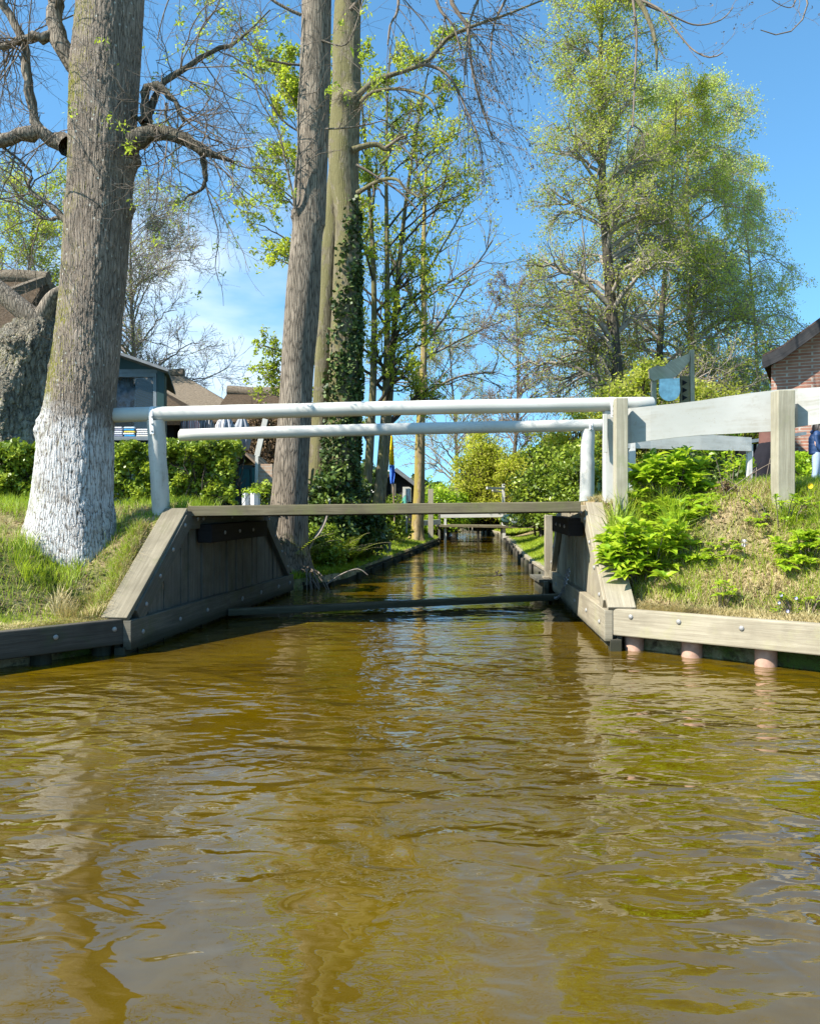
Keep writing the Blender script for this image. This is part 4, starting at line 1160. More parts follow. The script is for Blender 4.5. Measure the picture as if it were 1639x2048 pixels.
# slender pale tree on the spit of lawn
bs = at(832, 1083, 23.9)
ts_ = tree_root('slender_tree', bs, 'slender tree with a smooth pale orange trunk on the strip of lawn beside the canal')
rw = [(830, 1092, 46), (831, 1080, 36), (834, 1062, 27), (836, 1030, 24), (838, 980, 22), (839, 900, 20), (842, 820, 17), (846, 740, 14), (848, 660, 12), (846, 560, 10), (848, 440, 8), (852, 330, 5)]
trs, Ps = big_trunk('trunk', rw, M['bark_pale'], ts_, 40, .06, 23.9, 0, .3, [], 5, 2, .02)
rng = np.random.default_rng(44)
Ls = [[(846, 700, 6), (870, 660, 5), (900, 620, 4), (940, 560, 3)], [(843, 800, 6), (880, 770, 5), (930, 750, 4), (990, 745, 3)], [(847, 640, 6), (820, 590, 5), (790, 540, 4), (770, 470, 3)], [(846, 560, 5), (880, 500, 4), (920, 430, 3), (940, 370, 2.5)],
      [(848, 480, 4), (870, 420, 3.5), (890, 360, 3), (900, 300, 2.5)], [(842, 790, 6), (815, 760, 5), (790, 745, 4), (760, 740, 3)], [(845, 720, 5), (900, 690, 4), (960, 660, 3), (1010, 640, 2.5)], [(850, 400, 4), (835, 350, 3), (830, 300, 2.5), (825, 250, 2)], [(846, 600, 5), (890, 570, 4), (950, 530, 3), (985, 480, 2.5)]]
lns = [limb_px(l, 23.9, 12, dd=-.3 * ((i % 3) - 1)) for i, l in enumerate(Ls)]
pa = np.array([p for p, r in lns]); ra_ = np.array([r for p, r in lns])
g1 = sprout(rng, pa, ra_, 12, .1, 1, .75, 1.7, 8, .16, .05, 0, .6, .4, minr=.008)
g2 = sprout(rng, g1[0], g1[1], 5, .1, 1, .7, .8, 6, .2, .04, 0, .6, .5, minr=.006)
tubes('twigs', [(pa, ra_, 6), (*g1, 4), (*g2, 3)], M['twig'], ts_)
leaves('crown', along(rng, g2[0], 3, .06), .085, M['leaf_maple'], ts_, rng)

# alder and birch on the right
bA = gp(1222, 26)
ta = bg_tree('alder_tree', 'tall alder with a dark straight trunk and fine leaf haze, right of the canal', bA, at(1222, -110, 26), (4.0, 2.6), M['leaf_alder'], M['twig_pale'], M['bark_far'], 8, 84, .072, 5, .26, 9, 6, 3, .10, .02, .42, t_lo=.12, shape=lambda t: (1 - .66 * t) * .98, minr=.0075, jit=.10)
bg_tree('birch_tree', 'drooping pale-green birch behind the alder, rightmost of the tall trees', gp(1420, 31), at(1370, 170, 31), (5.2, 2.8), M['leaf_birch'], M['twig_pale'], M['bark_pale'], 9, 70, .08, 5, .2, 9, 6, 3, .55, .0, .55, t_lo=.2, shape=lambda t: .95 - .55 * t, minr=.0065, jit=.11)
bg_tree('birch_tree', 'yellow-green birch whose crown overlaps the right side of the alder', gp(1330, 29), at(1335, 200, 29), (3.6, 2.4), M['leaf_yellow'], M['twig_pale'], M['bark_far'], 10, 60, .075, 5, .18, 9, 6, 3, .25, .0, .5, t_lo=.15, shape=lambda t: .95 - .5 * t, minr=.0065, jit=.11)
bg_tree('birch_tree', 'faint weeping birch at the outer right edge of the tree group', gp(1505, 34), at(1490, 300, 34), (2.6, 2.2), M['leaf_birch'], M['twig_pale'], M['bark_pale'], 19, 44, .085, 3, .12, 9, 6, 3, .75, -.02, .45, t_lo=.25, shape=lambda t: .95 - .5 * t, minr=.0065, jit=.12)
# smaller ones further back
bg_tree('bare_tree', 'thin purple-brown bare tree at the left edge of the alder', gp(1020, 36), at(1030, 560, 36), (2.8, 2), M['brownleaf'], M['twig'], M['bark_far'], 12, 32, .07, 3, .12, 7, 5, 3, .0, .06, .6, t_lo=.15, minr=.012, shape=lambda t: 1 - .5 * t)
bg_tree('bare_tree', 'fine-twigged bare tree between the slender trunk and the hut', gp(905, 40), at(905, 660, 40), (3.0, 2), M['leaf_maple'], M['twig_pale'], M['bark_far'], 13, 30, .07, 3, .12, 7, 5, 3, .0, .06, .6, t_lo=.15, minr=.012, shape=lambda t: 1 - .5 * t)
bg_tree('bare_tree', 'pale bare tree seen against the sky right of the whitewashed trunk', gp(270, 30, .9), at(275, 395, 30), (3.1, 2.4), M['leaf_maple'], M['twig_pale'], M['bark_far'], 14, 46, .06, 1, .14, 9, 7, 3, .0, .05, .6, t_lo=.2, minr=.010, shape=lambda t: 1.05 - .5 * t)
bg_tree('leafing_tree', 'olive-green leafing tree rising over the thatched roof at the far left', gp(60, 27, .9), at(70, 400, 27), (2.6, 2), M['leaf_maple'], M['twig_pale'], M['bark_far'], 15, 40, .08, 6, .16, 7, 5, 3, .0, .05, .6, t_lo=.25, minr=.010, shape=lambda t: 1 - .45 * t)

# ------------------------------------------------------------------ old pollard trunk, far left
to = tree_root('old_pollard', at(20, 900, 12.4), 'gnarled grey old pollard trunk behind the whitewashed tree')
rwo = [(4, 1000, 240), (10, 930, 215), (16, 880, 190), (24, 820, 172), (36, 760, 150), (48, 710, 130), (60, 670, 104), (70, 646, 76), (76, 628, 40)]
bur = [(at(60 + 8 * math.sin(k * 2.1), 650 + 42 * k, 12.4) + np.array([.25 * math.sin(k * 3.3) - .1, -.4, 0]), .17, .12 * (1 if k % 2 else -.5)) for k in range(6)]
big_trunk('trunk', rwo, M['bark_old'], to, 110, .025, 12.4, 0, .2, bur, 5, 17, .05)
for l in ([(84, 650, 44), (62, 632, 42), (36, 612, 40), (8, 588, 38), (-40, 550, 34), (-110, 500, 30)], [(78, 640, 40), (90, 622, 32), (100, 600, 26), (112, 586, 20), (130, 575, 14)]):
    p, r = limb_px(l, 12.3, 14, -.02); tubes('limb', [(p[None], r[None], 12)], M['bark_grey'], to)

# ------------------------------------------------------------------ grass, shrubs and plants
def blades(name, X, Y, Z, h, w, mat, label, cat=None, lean=.35, seed=1, kind='stuff', shade=None, parent=None):
    rg = np.random.default_rng(seed); n = len(X)
    a = rg.uniform(0, 6.283, n); L = h * rg.uniform(.45, 1.25, n); ln = lean * rg.uniform(.2, 1.6, n)
    la = rg.uniform(0, 6.283, n); dx, dy = np.cos(la) * ln, np.sin(la) * ln
    b = np.stack([X, Y, Z - .01], 1); s = np.stack([np.cos(a), np.sin(a), 0 * a], 1) * (w / 2)
    m = b + np.stack([dx * L * .35, dy * L * .35, L * .6], 1); t = b + np.stack([dx * L, dy * L, L * np.sqrt(np.clip(1 - .5 * ln ** 2, .15, 1))], 1)
    V = np.stack([b - s, b + s, m + s * .7, m - s * .7, t], 1).reshape(-1, 3)
    i = np.arange(n)[:, None] * 5
    q = i + np.array([[0, 1, 2, 3]]); tr = i + np.array([[3, 2, 4]])
    r = rg.uniform(0, 1, n) if shade is None else np.clip(shade + rg.uniform(-.25, .25, n), 0, 1)
    o = np_mesh(name, V, [q, tr], mat, parent, face_attr=np.concatenate([r, r]))
    if parent is None: tag(o, label, cat, kind=kind)
    return o

def sample(n, x0, x1, y0, y1, E, side, dmin, dmax, seed, dens=None):
    rg = np.random.default_rng(seed)
    X = rg.uniform(x0, x1, n); Y = rg.uniform(y0, y1, n)
    e = xl(Y) if side < 0 else xr(Y)
    ok = (X < e) if side < 0 else (X > e)
    d = pdist(X, Y, E); ok &= (d > dmin) & (d < dmax)
    if dens is not None: ok &= rg.uniform(0, 1, n) < dens(X, Y, d)
    return X[ok], Y[ok], d[ok]
def clump(X, Y, s=1.0, ph=0):
    return np.clip(.5 + .5 * np.sin(X * 5.1 * s + ph + 1.3 * np.sin(Y * 4.3 * s)) * np.sin(Y * 5.7 * s - X * 2.1 * s + ph), 0, 1)

# left near lawn
X, Y, d = sample(150000, -7.5, -2.5, 3.8, 8.4, LE, -1, .0, 1.1, 5, lambda X, Y, d: np.clip(1.15 - d * .95, .1, 1) * .8)
o = blades('grass', X, Y, gz(X, Y), .055, .005, M['grass'], 'bright lawn grass on the left bank', 'grass', .6, 5, shade=.35 + .45 * clump(X, Y))
X, Y, d = sample(120000, -7.5, -2.6, 4.5, 9.6, LE, -1, .25, 3.4, 6, lambda X, Y, d: np.clip(.12 + clump(X, Y, .8, 2) ** 2 * .8, 0, 1) * .6)
o = blades('dry_grass', X, Y, gz(X, Y), .10, .004, M['straw'], 'dry straw-coloured grass around the foot of the left tree', 'grass', .8, 6)
X, Y, d = sample(90000, -8, -2.55, 6.5, 10.9, LE, -1, .4, 5, 7, lambda X, Y, d: np.clip(clump(X, Y, .7, 4) ** 2, .04, 1) * .45)
o = blades('tall_grass', X, Y, gz(X, Y), .17, .006, M['grass'], 'taller green grass tufts round the left tree', 'grass', .6, 7, shade=.4)
# overhanging fringe at the plank
rg = np.random.default_rng(8)
def fringe(F_, n, z, mat, seed, off=.06, h=.08, name='grass_fringe', label='', sgn=1):
    rg = np.random.default_rng(seed); t = rg.uniform(0, 2.0, n); a, b = F_[4], F_[3]
    x = a[0] + (b[0] - a[0]) * t; y = a[1] + (b[1] - a[1]) * t
    dv = nrm(b - a); nn = np.array([-dv[1], dv[0]]);
    if np.dot(nn, a) > 0 and False: nn = -nn
    o_ = rg.uniform(.09, .24, n)
    if nn[1] < 0: nn = -nn
    x = x + nn[0] * o_; y = y + nn[1] * o_
    return blades(name, x, y, z[0] + (z[1] - z[0]) * t + .0 * x, h, .005, mat, label, 'grass', 1.0, seed)
fringe(LF, 5200, (.30, .31), M['straw'], 31, h=.07, label='straw fringe hanging over the dark left plank')
fringe(LF, 4200, (.30, .31), M['grass'], 32, h=.055, label='short green blades along the dark left plank')
rg = np.random.default_rng(55); tt = rg.uniform(0, 1, 1500)
fx = -2.82 + .06 * tt + rg.normal(0, .035, 1500); fy = 7.12 + 1.05 * tt; blades('grass_fringe', fx, fy, np.maximum(gz(fx, fy), .33 + .85 * tt - .06), .12, .005, M['grass'], 'grass growing over the outer edge of the bleached left coping', 'grass', 1.0, 56, shade=.5)
blades('grass_fringe', fx + .03, fy, np.maximum(gz(fx, fy), .33 + .85 * tt - .06), .13, .004, M['straw'], 'straw leaning over the outer edge of the bleached left coping', 'grass', 1.1, 57)
fringe(RF, 5200, (.375, .40), M['straw'], 33, h=.08, label='straw fringe along the pale right plank')
# soil shelf behind the planks
for F_, z0, z1, nm in ((LF, .285, .30, 'left'), (RF, .365, .395, 'right')):
    a, b = F_[4], F_[3]; dv = nrm(b - a); nn = np.array([-dv[1], dv[0]])
    if nn[1] < 0: nn = -nn
    q = MB(); c0 = a + nn * .23; c1 = b + (b - a) * 1.6 + nn * .23
    q.beam((c0[0], c0[1], z0 - .06), (c1[0], c1[1], z1 - .06 + (z1 - z0) * 1.6), .30, .12)
    s_ = q.build('ground_shelf', M['ground'], None, origin=(c0[0], c0[1], z0)); tag(s_, kind='structure')
# right near bank
dR = lambda X, Y, d: np.clip(.35 + .6 * clump(X, Y, .9, 1), 0, 1) * .9
X, Y, d = sample(210000, 2.0, 7.5, 3.5, 9.6, RE, 1, .0, 2.4, 9, dR)
blades('dry_grass', X, Y, gz(X, Y), .10, .0045, M['straw'], 'dry straw grass and moss matting the right bank', 'grass', 1.1, 9)
X, Y, d = sample(200000, 2.0, 7.5, 3.5, 9.8, RE, 1, .1, 2.8, 10, lambda X, Y, d: np.clip(clump(X, Y, .8, 3) ** 1.5 + .12, 0, 1) * .8)
blades('grass', X, Y, gz(X, Y), .13, .0055, M['grass'], 'yellow-green grass tufts on the right bank', 'grass', .8, 10, shade=.6)
X, Y, d = sample(30000, 2.0, 7.5, 3.5, 8.6, RE, 1, .0, 1.3, 12)
C = np.stack([X, Y, gz(X, Y) + .012], 1); o = leaves('leaf_litter', C, .035, M['brownleaf'], None, np.random.default_rng(3), 1.5, .6); tag(o, 'brown dead leaf litter on the right bank', 'leaf litter', kind='stuff')
X, Y, d = sample(9000, -7.0, -2.6, 4.5, 9.4, LE, -1, .3, 2.6, 13)
C = np.stack([X, Y, gz(X, Y) + .012], 1); o = leaves('leaf_litter', C, .035, M['brownleaf'], None, np.random.default_rng(4), 1.5, .6); tag(o, 'brown dead leaf litter round the left tree', 'leaf litter', kind='stuff')
# tall lush tuft by the right fence post, and one by the left rail post
def tuft(cx, cy, n, r, h, w, mat, label, seed, lean=.7):
    rg = np.random.default_rng(seed); a = rg.uniform(0, 6.28, n); q = r * np.sqrt(rg.uniform(0, 1, n))
    X = cx + q * np.cos(a); Y = cy + q * np.sin(a)
    o = blades('grass_tuft', X, Y, gz(X, Y), h, w, mat, label, 'grass', lean, seed, kind='thing'); return o
g_ = lambda px, D: ((px - 819.5) / F * D, D)
tuft(*g_(1290, 7.95), 1500, .34, .34, .010, M['grass'], 'lush dark green grass tuft beside the timber fence post', 41)
tuft(*g_(345, 8.5), 320, .15, .17, .006, M['grass'], 'small grass tuft at the foot of the left rail post', 42)
tuft(*g_(1605, 7.55), 500, .22, .16, .006, M['grass'], 'grass tuft right of the wide fence post', 43)
tuft(*g_(95, 7.55), 700, .3, .17, .006, M['grass'], 'grass clump on the left bank in front of the whitewashed trunk', 44)
tuft(*g_(160, 7.2), 600, .22, .19, .006, M['straw'], 'straw-coloured clump at the foot of the whitewashed trunk', 45)
# lawns beyond the bridge
X, Y, d = sample(110000, 2.1, 7, 12.0, 26, RE, 1, .02, 3.4, 14)
blades('lawn', X, Y, gz(X, Y), .08, .012, M['grass'], 'bright lawn on the right bank beyond the footbridge', 'lawn', .7, 14, shade=.62)
X, Y, d = sample(70000, -4.5, 1.1, 14.0, 28, LE, -1, .02, 3.0, 15)
blades('lawn', X, Y, gz(X, Y), .08, .012, M['grass'], 'strip of bright lawn round the slender tree', 'lawn', .7, 15, shade=.6)
X, Y, d = sample(26000, 2.4, 8, 27, 44, RE, 1, .02, 4.0, 16)
blades('lawn', X, Y, gz(X, Y), .1, .03, M['grass'], 'sunlit lawn beyond the small distant bridge', 'lawn', .7, 16, shade=.7)
X, Y, d = sample(30000, -3.6, -1.0, 12.0, 16.5, LE, -1, .02, 2.2, 17)
blades('undergrowth', X, Y, gz(X, Y), .13, .012, M['grass'], 'green undergrowth on the left bank behind the abutment', 'undergrowth', .9, 17, shade=.35)

def shrub(name, label, c, r, n, leaf, mat, seed, cat='shrub', group=None, nb=40, sub=.34, up=.4, asp=.6, stem=M['twig_dark'], core=True, flat=0.0):
    """leaf clumps on a rounded body with stems inside; c = base centre, r = (rx, ry, height)"""
    rg = np.random.default_rng(seed); c = V3(c)
    root = empty(name, c, label, cat, group)
    u = nrm(rg.normal(size=(nb, 3))); u[:, 2] = np.abs(u[:, 2]) * 1.0
    rad = rg.uniform(.45, 1.0, (nb, 1))
    cc = c + np.array([0, 0, r[2] * .12]) + u * rad * np.array([r[0], r[1], r[2] * .85])
    k = rg.integers(0, nb, n); sz = sub * (r[0] + r[1] + r[2]) / 3 * rg.uniform(.6, 1.3, nb)
    off = nrm(rg.normal(size=(n, 3))) * (rg.uniform(0, 1, (n, 1)) ** .4); off[:, 2] *= .75
    P = cc[k] + off * sz[k][:, None]
    P[:, 2] = np.maximum(P[:, 2], c[2] - .05)
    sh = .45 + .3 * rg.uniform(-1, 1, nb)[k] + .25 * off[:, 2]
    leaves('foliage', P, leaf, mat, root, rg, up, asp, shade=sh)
    st = []
    for b_ in range(nb):
        s0 = c + np.array([rg.normal() * r[0] * .18, rg.normal() * r[1] * .18, -.05]); e = cc[b_]
        st.append([s0 + (e - s0) * t + np.array([0, 0, .15 * r[2] * math.sin(3.1 * t)]) for t in np.linspace(0, 1, 7)])
    st = np.array(st); sr = np.linspace(.022, .008, 7)[None].repeat(nb, 0) * (r[2] / 1.5) ** .5
    g = sprout(rg, st, sr, 5, .4, 1, .7, .3 * r[2], 5, .2, .05, 0, .6, .5, minr=.003)
    tubes('stems', [(st, sr, 5), (*g, 3)], stem, root)
    return root

def hedge(name, label, x0, x1, y0, y1, z0, z1, n, leaf, mat, seed, group=None):
    rg = np.random.default_rng(seed)
    root = empty(name, ((x0 + x1) / 2, (y0 + y1) / 2, z0), label, 'hedge', group)
    X = rg.uniform(x0, x1, n); Zt = rg.uniform(0, 1, n) ** .8; face = rg.uniform(0, 1, n)
    b1 = .5 * np.sin(X * 3.1 + 2 * Zt + seed) + .3 * np.sin(X * 7.3 - Zt * 6) + .2 * np.sin(X * 15 + Zt * 11)
    depth = np.abs(rg.normal(0, .16, n))
    Y = np.where(face < .62, y0 + .10 * b1 + depth + .1, rg.uniform(y0, y1, n))
    top = z1 + .07 * b1 + .05 * np.sin(X * 11 + Y * 9)
    Z = np.where(face < .62, z0 + (top - z0) * Zt, top - np.abs(rg.normal(0, .07, n)))
    # gaps and clumps
    cl = np.sin(X * 9 + Z * 5 + seed) * np.sin(Z * 12 - X * 4) + .5 * np.sin(X * 21 + 2) * np.sin(Z * 25)
    keep = rg.uniform(0, 1, n) < np.clip(.62 + .5 * cl, .12, 1)
    C = np.stack([X, Y - .05 * cl, Z], 1)[keep]
    leaves('foliage', C, leaf, mat, root, rg, .3, .75, shade=np.clip(.5 + .25 * cl[keep], 0, 1))
    m = int((x1 - x0) / .09); xs = np.linspace(x0, x1, m); st = []
    for x in xs:
        yy = rg.uniform(y0 + .1, y1 - .1); st.append([(x + rg.normal() * .05 * t, yy + rg.normal() * .05 * t, z0 - .05 + (z1 - z0 - .05) * t) for t in np.linspace(0, 1, 6)])
    st = np.array(st); sr = np.full(st.shape[:2], .009)
    g = sprout(rg, st, sr, 9, .1, 1, .9, .35, 5, .2, .05, 0, .7, .5, minr=.003)
    tubes('stems', [(st, sr, 4), (*g, 3)], M['twig_dark'], root)
    return root
hx = lambda px, D: (px - 819.5) / F * D
hedge('hedge', 'dense green hedge behind the left rail post, below the kiosk window', -9.0, hx(470, 11.2), 11.0, 11.9, 1.12, 2.17, 95000, .060, M['leaf_hedge'], 3)
hedge('hedge', 'low green hedge in front of the brick house at the right edge', hx(1580, 16), 14, 16.0, 16.9, 1.55, 2.35, 26000, .075, M['leaf_bright'], 4)

S = shrub
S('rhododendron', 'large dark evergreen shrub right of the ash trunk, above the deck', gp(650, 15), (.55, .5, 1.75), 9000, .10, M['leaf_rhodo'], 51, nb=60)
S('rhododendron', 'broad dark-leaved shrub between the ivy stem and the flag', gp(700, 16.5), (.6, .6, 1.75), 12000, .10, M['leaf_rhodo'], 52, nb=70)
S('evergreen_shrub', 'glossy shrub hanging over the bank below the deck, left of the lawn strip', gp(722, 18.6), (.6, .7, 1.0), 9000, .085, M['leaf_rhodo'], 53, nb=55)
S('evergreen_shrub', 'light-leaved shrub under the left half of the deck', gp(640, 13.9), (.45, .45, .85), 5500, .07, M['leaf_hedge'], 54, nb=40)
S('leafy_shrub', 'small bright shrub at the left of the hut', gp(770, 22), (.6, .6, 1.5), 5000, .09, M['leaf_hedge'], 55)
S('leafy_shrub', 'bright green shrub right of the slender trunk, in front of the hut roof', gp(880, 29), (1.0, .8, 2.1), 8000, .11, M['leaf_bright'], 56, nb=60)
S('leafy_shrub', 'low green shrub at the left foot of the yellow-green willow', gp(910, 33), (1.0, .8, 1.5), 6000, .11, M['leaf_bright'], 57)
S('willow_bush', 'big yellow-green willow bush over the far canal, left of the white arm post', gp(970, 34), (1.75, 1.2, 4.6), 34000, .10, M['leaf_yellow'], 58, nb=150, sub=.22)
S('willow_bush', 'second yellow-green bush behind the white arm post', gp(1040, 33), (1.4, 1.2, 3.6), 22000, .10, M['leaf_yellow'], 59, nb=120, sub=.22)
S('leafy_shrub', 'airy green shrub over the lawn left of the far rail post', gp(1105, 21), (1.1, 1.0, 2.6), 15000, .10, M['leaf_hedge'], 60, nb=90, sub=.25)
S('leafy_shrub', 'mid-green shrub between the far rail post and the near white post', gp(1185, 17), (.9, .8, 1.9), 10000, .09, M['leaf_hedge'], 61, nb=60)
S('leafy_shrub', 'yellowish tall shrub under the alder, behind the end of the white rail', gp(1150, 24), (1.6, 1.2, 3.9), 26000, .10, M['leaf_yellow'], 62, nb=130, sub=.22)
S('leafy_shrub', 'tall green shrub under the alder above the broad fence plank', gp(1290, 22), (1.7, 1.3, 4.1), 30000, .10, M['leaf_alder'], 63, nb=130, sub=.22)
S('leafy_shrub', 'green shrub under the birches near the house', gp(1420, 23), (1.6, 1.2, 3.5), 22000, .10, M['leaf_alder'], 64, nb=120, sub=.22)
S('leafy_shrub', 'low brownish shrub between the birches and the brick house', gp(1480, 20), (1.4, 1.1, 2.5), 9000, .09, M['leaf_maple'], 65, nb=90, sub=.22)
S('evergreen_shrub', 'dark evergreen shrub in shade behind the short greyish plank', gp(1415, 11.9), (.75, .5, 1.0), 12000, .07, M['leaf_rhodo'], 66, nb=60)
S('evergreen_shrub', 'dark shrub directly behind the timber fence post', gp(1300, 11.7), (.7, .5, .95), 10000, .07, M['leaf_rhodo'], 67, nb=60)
S('hydrangea', 'bright shoots rising above the broad plank right of the wooden sign frame', gp(1425, 12.0), (.55, .35, 1.75), 2600, .10, M['leaf_bright'], 68, nb=34, sub=.2)
S('hydrangea', 'bright shoots just above the end of the white rail, left of the sign', gp(1335, 12.0), (.3, .3, 1.75), 900, .11, M['leaf_bright'], 69, nb=16, sub=.18)
S('clipped_shrub', 'rounded brownish clipped shrub left of the ash trunk', gp(527, 21, .9), (.62, .6, 3.25), 12000, .07, M['brownleaf'], 70, nb=80, sub=.2)
S('climbing_plant', 'leafy climber against the brick pillar left of the ash trunk', gp(528, 14.3), (.24, .2, 1.35), 2600, .07, M['leaf_hedge'], 71, nb=24)
S('flowering_shrub', 'shrub with orange-yellow blossom at the right end of the hedge', gp(446, 14.2), (.28, .25, .62), 1800, .06, M['leaf_bright'], 72, nb=26)
M['blossom'] = m_leaf('orange_blossom', [(0, (.45, .20, .01)), (1, (.75, .42, .03))], .3)
rgx = np.random.default_rng(5); c = gp(446, 14.05); fs = [o for o in COL.objects if o.name.startswith('flowering_shrub')][0]
leaves('blossom', c + rgx.normal(size=(500, 3)) * np.array([.14, .08, .10]) + np.array([0, -.1, .42]), .05, M['blossom'], fs, rgx, .2, .8)
S('leafy_shrub', 'green shrub filling the corner between hedge and dark door', gp(470, 13.2), (.35, .3, .75), 3200, .06, M['leaf_hedge'], 73, nb=30)

# far masses that close the horizon
def treeline(name, label, x0, x1, y, z1, n, mat, seed, sz=.3):
    rg = np.random.default_rng(seed)
    X = rg.uniform(x0, x1, n); T = rg.uniform(0, 1, n)
    top = z1 * (.65 + .2 * np.sin(X * .5 + seed) + .15 * np.sin(X * 1.3 + 2 * seed) + .1 * np.sin(X * 3.1))
    Z = .4 + top * T ** .8; Yy = y + rg.uniform(-2, 2, n) * (1 - .3 * T)
    o = leaves(name, np.stack([X, Yy, Z], 1), sz, mat, None, rg, .3, .7, shade=.4 + .3 * np.sin(X * 1.7) * np.sin(Z * 1.9)); tag(o, label, 'treeline', kind='stuff')
treeline('treeline', 'dark distant wood closing the canal', -30, 60, 66, 4.2, 60000, M['leaf_rhodo'], 3, .5)
treeline('treeline', 'far green wood behind the houses on the left', -70, -6, 50, 3.8, 40000, M['leaf_alder'], 4, .5)
treeline('treeline', 'far green wood behind the birches on the right', 8, 60, 48, 5.5, 45000, M['leaf_alder'], 5, .5)

# broad-leaved shrubs near the camera: every leaf folded along its rib
def big_leaves(name, base, direction, size, mat, parent, rng, droop=.35, asp=.42, fold=.25):
    n = len(base); d = nrm(direction); up = np.array([0, 0, 1.0])
    s = nrm(np.cross(d, up) + rng.normal(size=(n, 3)) * .15); nn = np.cross(s, d)
    L = (size * rng.uniform(.6, 1.25, n))[:, None]; w = L * asp * .5
    def pt(t, ww, lift): return base + d * L * t + s * w * ww + nn * L * (lift * fold) - up * L * droop * t * t
    V = np.stack([pt(0, 0, 0), pt(.3, .85, .45), pt(.65, .8, .42), pt(1, 0, 0), pt(.65, -.8, .42), pt(.3, -.85, .45), pt(.32, 0, 0), pt(.66, 0, 0)], 1).reshape(-1, 3)
    i = np.arange(n)[:, None] * 8
    tri = np.concatenate([i + np.array([[0, 1, 6]]), i + np.array([[2, 3, 7]]), i + np.array([[3, 4, 7]]), i + np.array([[5, 0, 6]])])
    quad = np.concatenate([i + np.array([[1, 2, 7, 6]]), i + np.array([[4, 5, 6, 7]])])
    r = rng.uniform(0, 1, n)
    return np_mesh(name, V, [tri, quad], mat, parent, face_attr=np.concatenate([r, r, r, r, r, r]))
def whorl_shrub(label, spots, h, leaf, seed, per=13, D=7.9, spread=.12, name='hydrangea'):
    """spots: shoot tips as (px, py, D)"""
    rg = np.random.default_rng(seed)
    tips = np.array([at(*s) for s in spots]); cx, cy = tips[:, 0].mean(), tips[:, 1].mean() + .12
    base = np.array([cx, cy, float(gz(cx, cy))]); root = empty(name, base, label, 'shrub')
    st, rr = [], []
    for t in tips:
        b = np.array([cx + (t[0] - cx) * .45, cy + (t[1] - cy) * .45, 0]); b[2] = float(gz(b[0], b[1])) - .02
        st.append([b + (t - b) * u + np.array([0, 0, .05 * math.sin(3.1 * u)]) for u in np.linspace(0, 1, 8)])
    st = np.array(st); sr = np.linspace(.006, .003, 8)[None].repeat(len(st), 0)
    tubes('stems', [(st, sr, 5)], M['twig'], root)
    B, Dr = [], []
    for s in st:
        for k in range(per):
            u = 1 - .42 * (k / per) ** 1.2; f = u * 7; i = min(int(f), 6); p = s[i] + (s[i + 1] - s[i]) * (f - i)
            a = k * 2.4 + rg.uniform(-.4, .4); el = .9 - .75 * (k / per) + rg.normal() * .15
            B.append(p); Dr.append([math.cos(a) * math.cos(el), math.sin(a) * math.cos(el), math.sin(el)])
    big_leaves('foliage', np.array(B), np.array(Dr), leaf, M['leaf_bright'], root, rg)
    return root
rg = np.random.default_rng(77)
def spots(n, x0, x1, y0, y1, D0, D1_, seed, f=None):
    r_ = np.random.default_rng(seed); out = []
    while len(out) < n:
        x, y = r_.uniform(x0, x1), r_.uniform(y0, y1)
        if f is None or f(x, y): out.append((x, y, r_.uniform(D0, D1_)))
    return out
whorl_shrub('bright broad-leaved shrub behind the timber fence post, upper of the two on the bank', spots(76, 1255, 1450, 900, 1020, 8.2, 8.8, 1, lambda x, y: (x - 1348) ** 2 / 100 ** 2 + (y - 963) ** 2 / 64 ** 2 < 1) + [(1262, 938, 8.5), (1255, 955, 8.4), (1365, 922, 8.5), (1405, 932, 8.6), (1330, 932, 8.6), (1290, 945, 8.5)], .5, .155, 81, 17)
whorl_shrub('bright broad-leaved shrub spilling over the bleached coping, lower of the two', spots(74, 1195, 1425, 1035, 1180, 7.45, 7.95, 2, lambda x, y: (x - 1308) ** 2 / 115 ** 2 + (y - 1103) ** 2 / 66 ** 2 < 1) + [(1205, 1105, 7.6), (1215, 1120, 7.5), (1240, 1150, 7.4), (1255, 1060, 7.8), (1385, 1095, 7.7), (1330, 1160, 7.3)], .4, .155, 82, 18)
whorl_shrub('leafy shoots filling the gap between the two bright shrubs', spots(46, 1280, 1450, 1000, 1075, 7.8, 8.2, 13), .4, .135, 91, 15, name='leafy_plant')
whorl_shrub('dense low leaves at the foot of the wide fence post', spots(26, 1480, 1640, 990, 1060, 7.3, 7.7, 14), .3, .07, 92, 12, name='leafy_plant')
whorl_shrub('yellow-green leafy plant at the right edge of the bank below the child', spots(46, 1535, 1690, 1060, 1160, 6.9, 7.2, 3), .3, .10, 83, 15, name='leafy_plant')
whorl_shrub('grey-green leafy plant beside the lower bright shrub', spots(26, 1400, 1485, 1075, 1150, 7.3, 7.6, 4), .3, .06, 84, 14, name='leafy_plant')
whorl_shrub('small green weed in the middle of the right bank', spots(10, 1420, 1470, 1165, 1195, 6.9, 7.1, 5), .2, .06, 85, 10, name='leafy_plant')
whorl_shrub('low green weeds with pale flowers at the lower right of the bank', spots(24, 1540, 1680, 1185, 1230, 6.4, 6.7, 6), .2, .045, 86, 12, name='leafy_plant')
whorl_shrub('sapling with fresh leaves at the right of the upper shrub', spots(16, 1440, 1500, 905, 990, 8.9, 9.3, 7), .3, .08, 87, 10, name='leafy_plant')
whorl_shrub('low leafy weed on the crest of the right bank', spots(14, 1400, 1470, 990, 1040, 8.0, 8.3, 8), .3, .09, 88, 10, name='leafy_plant')

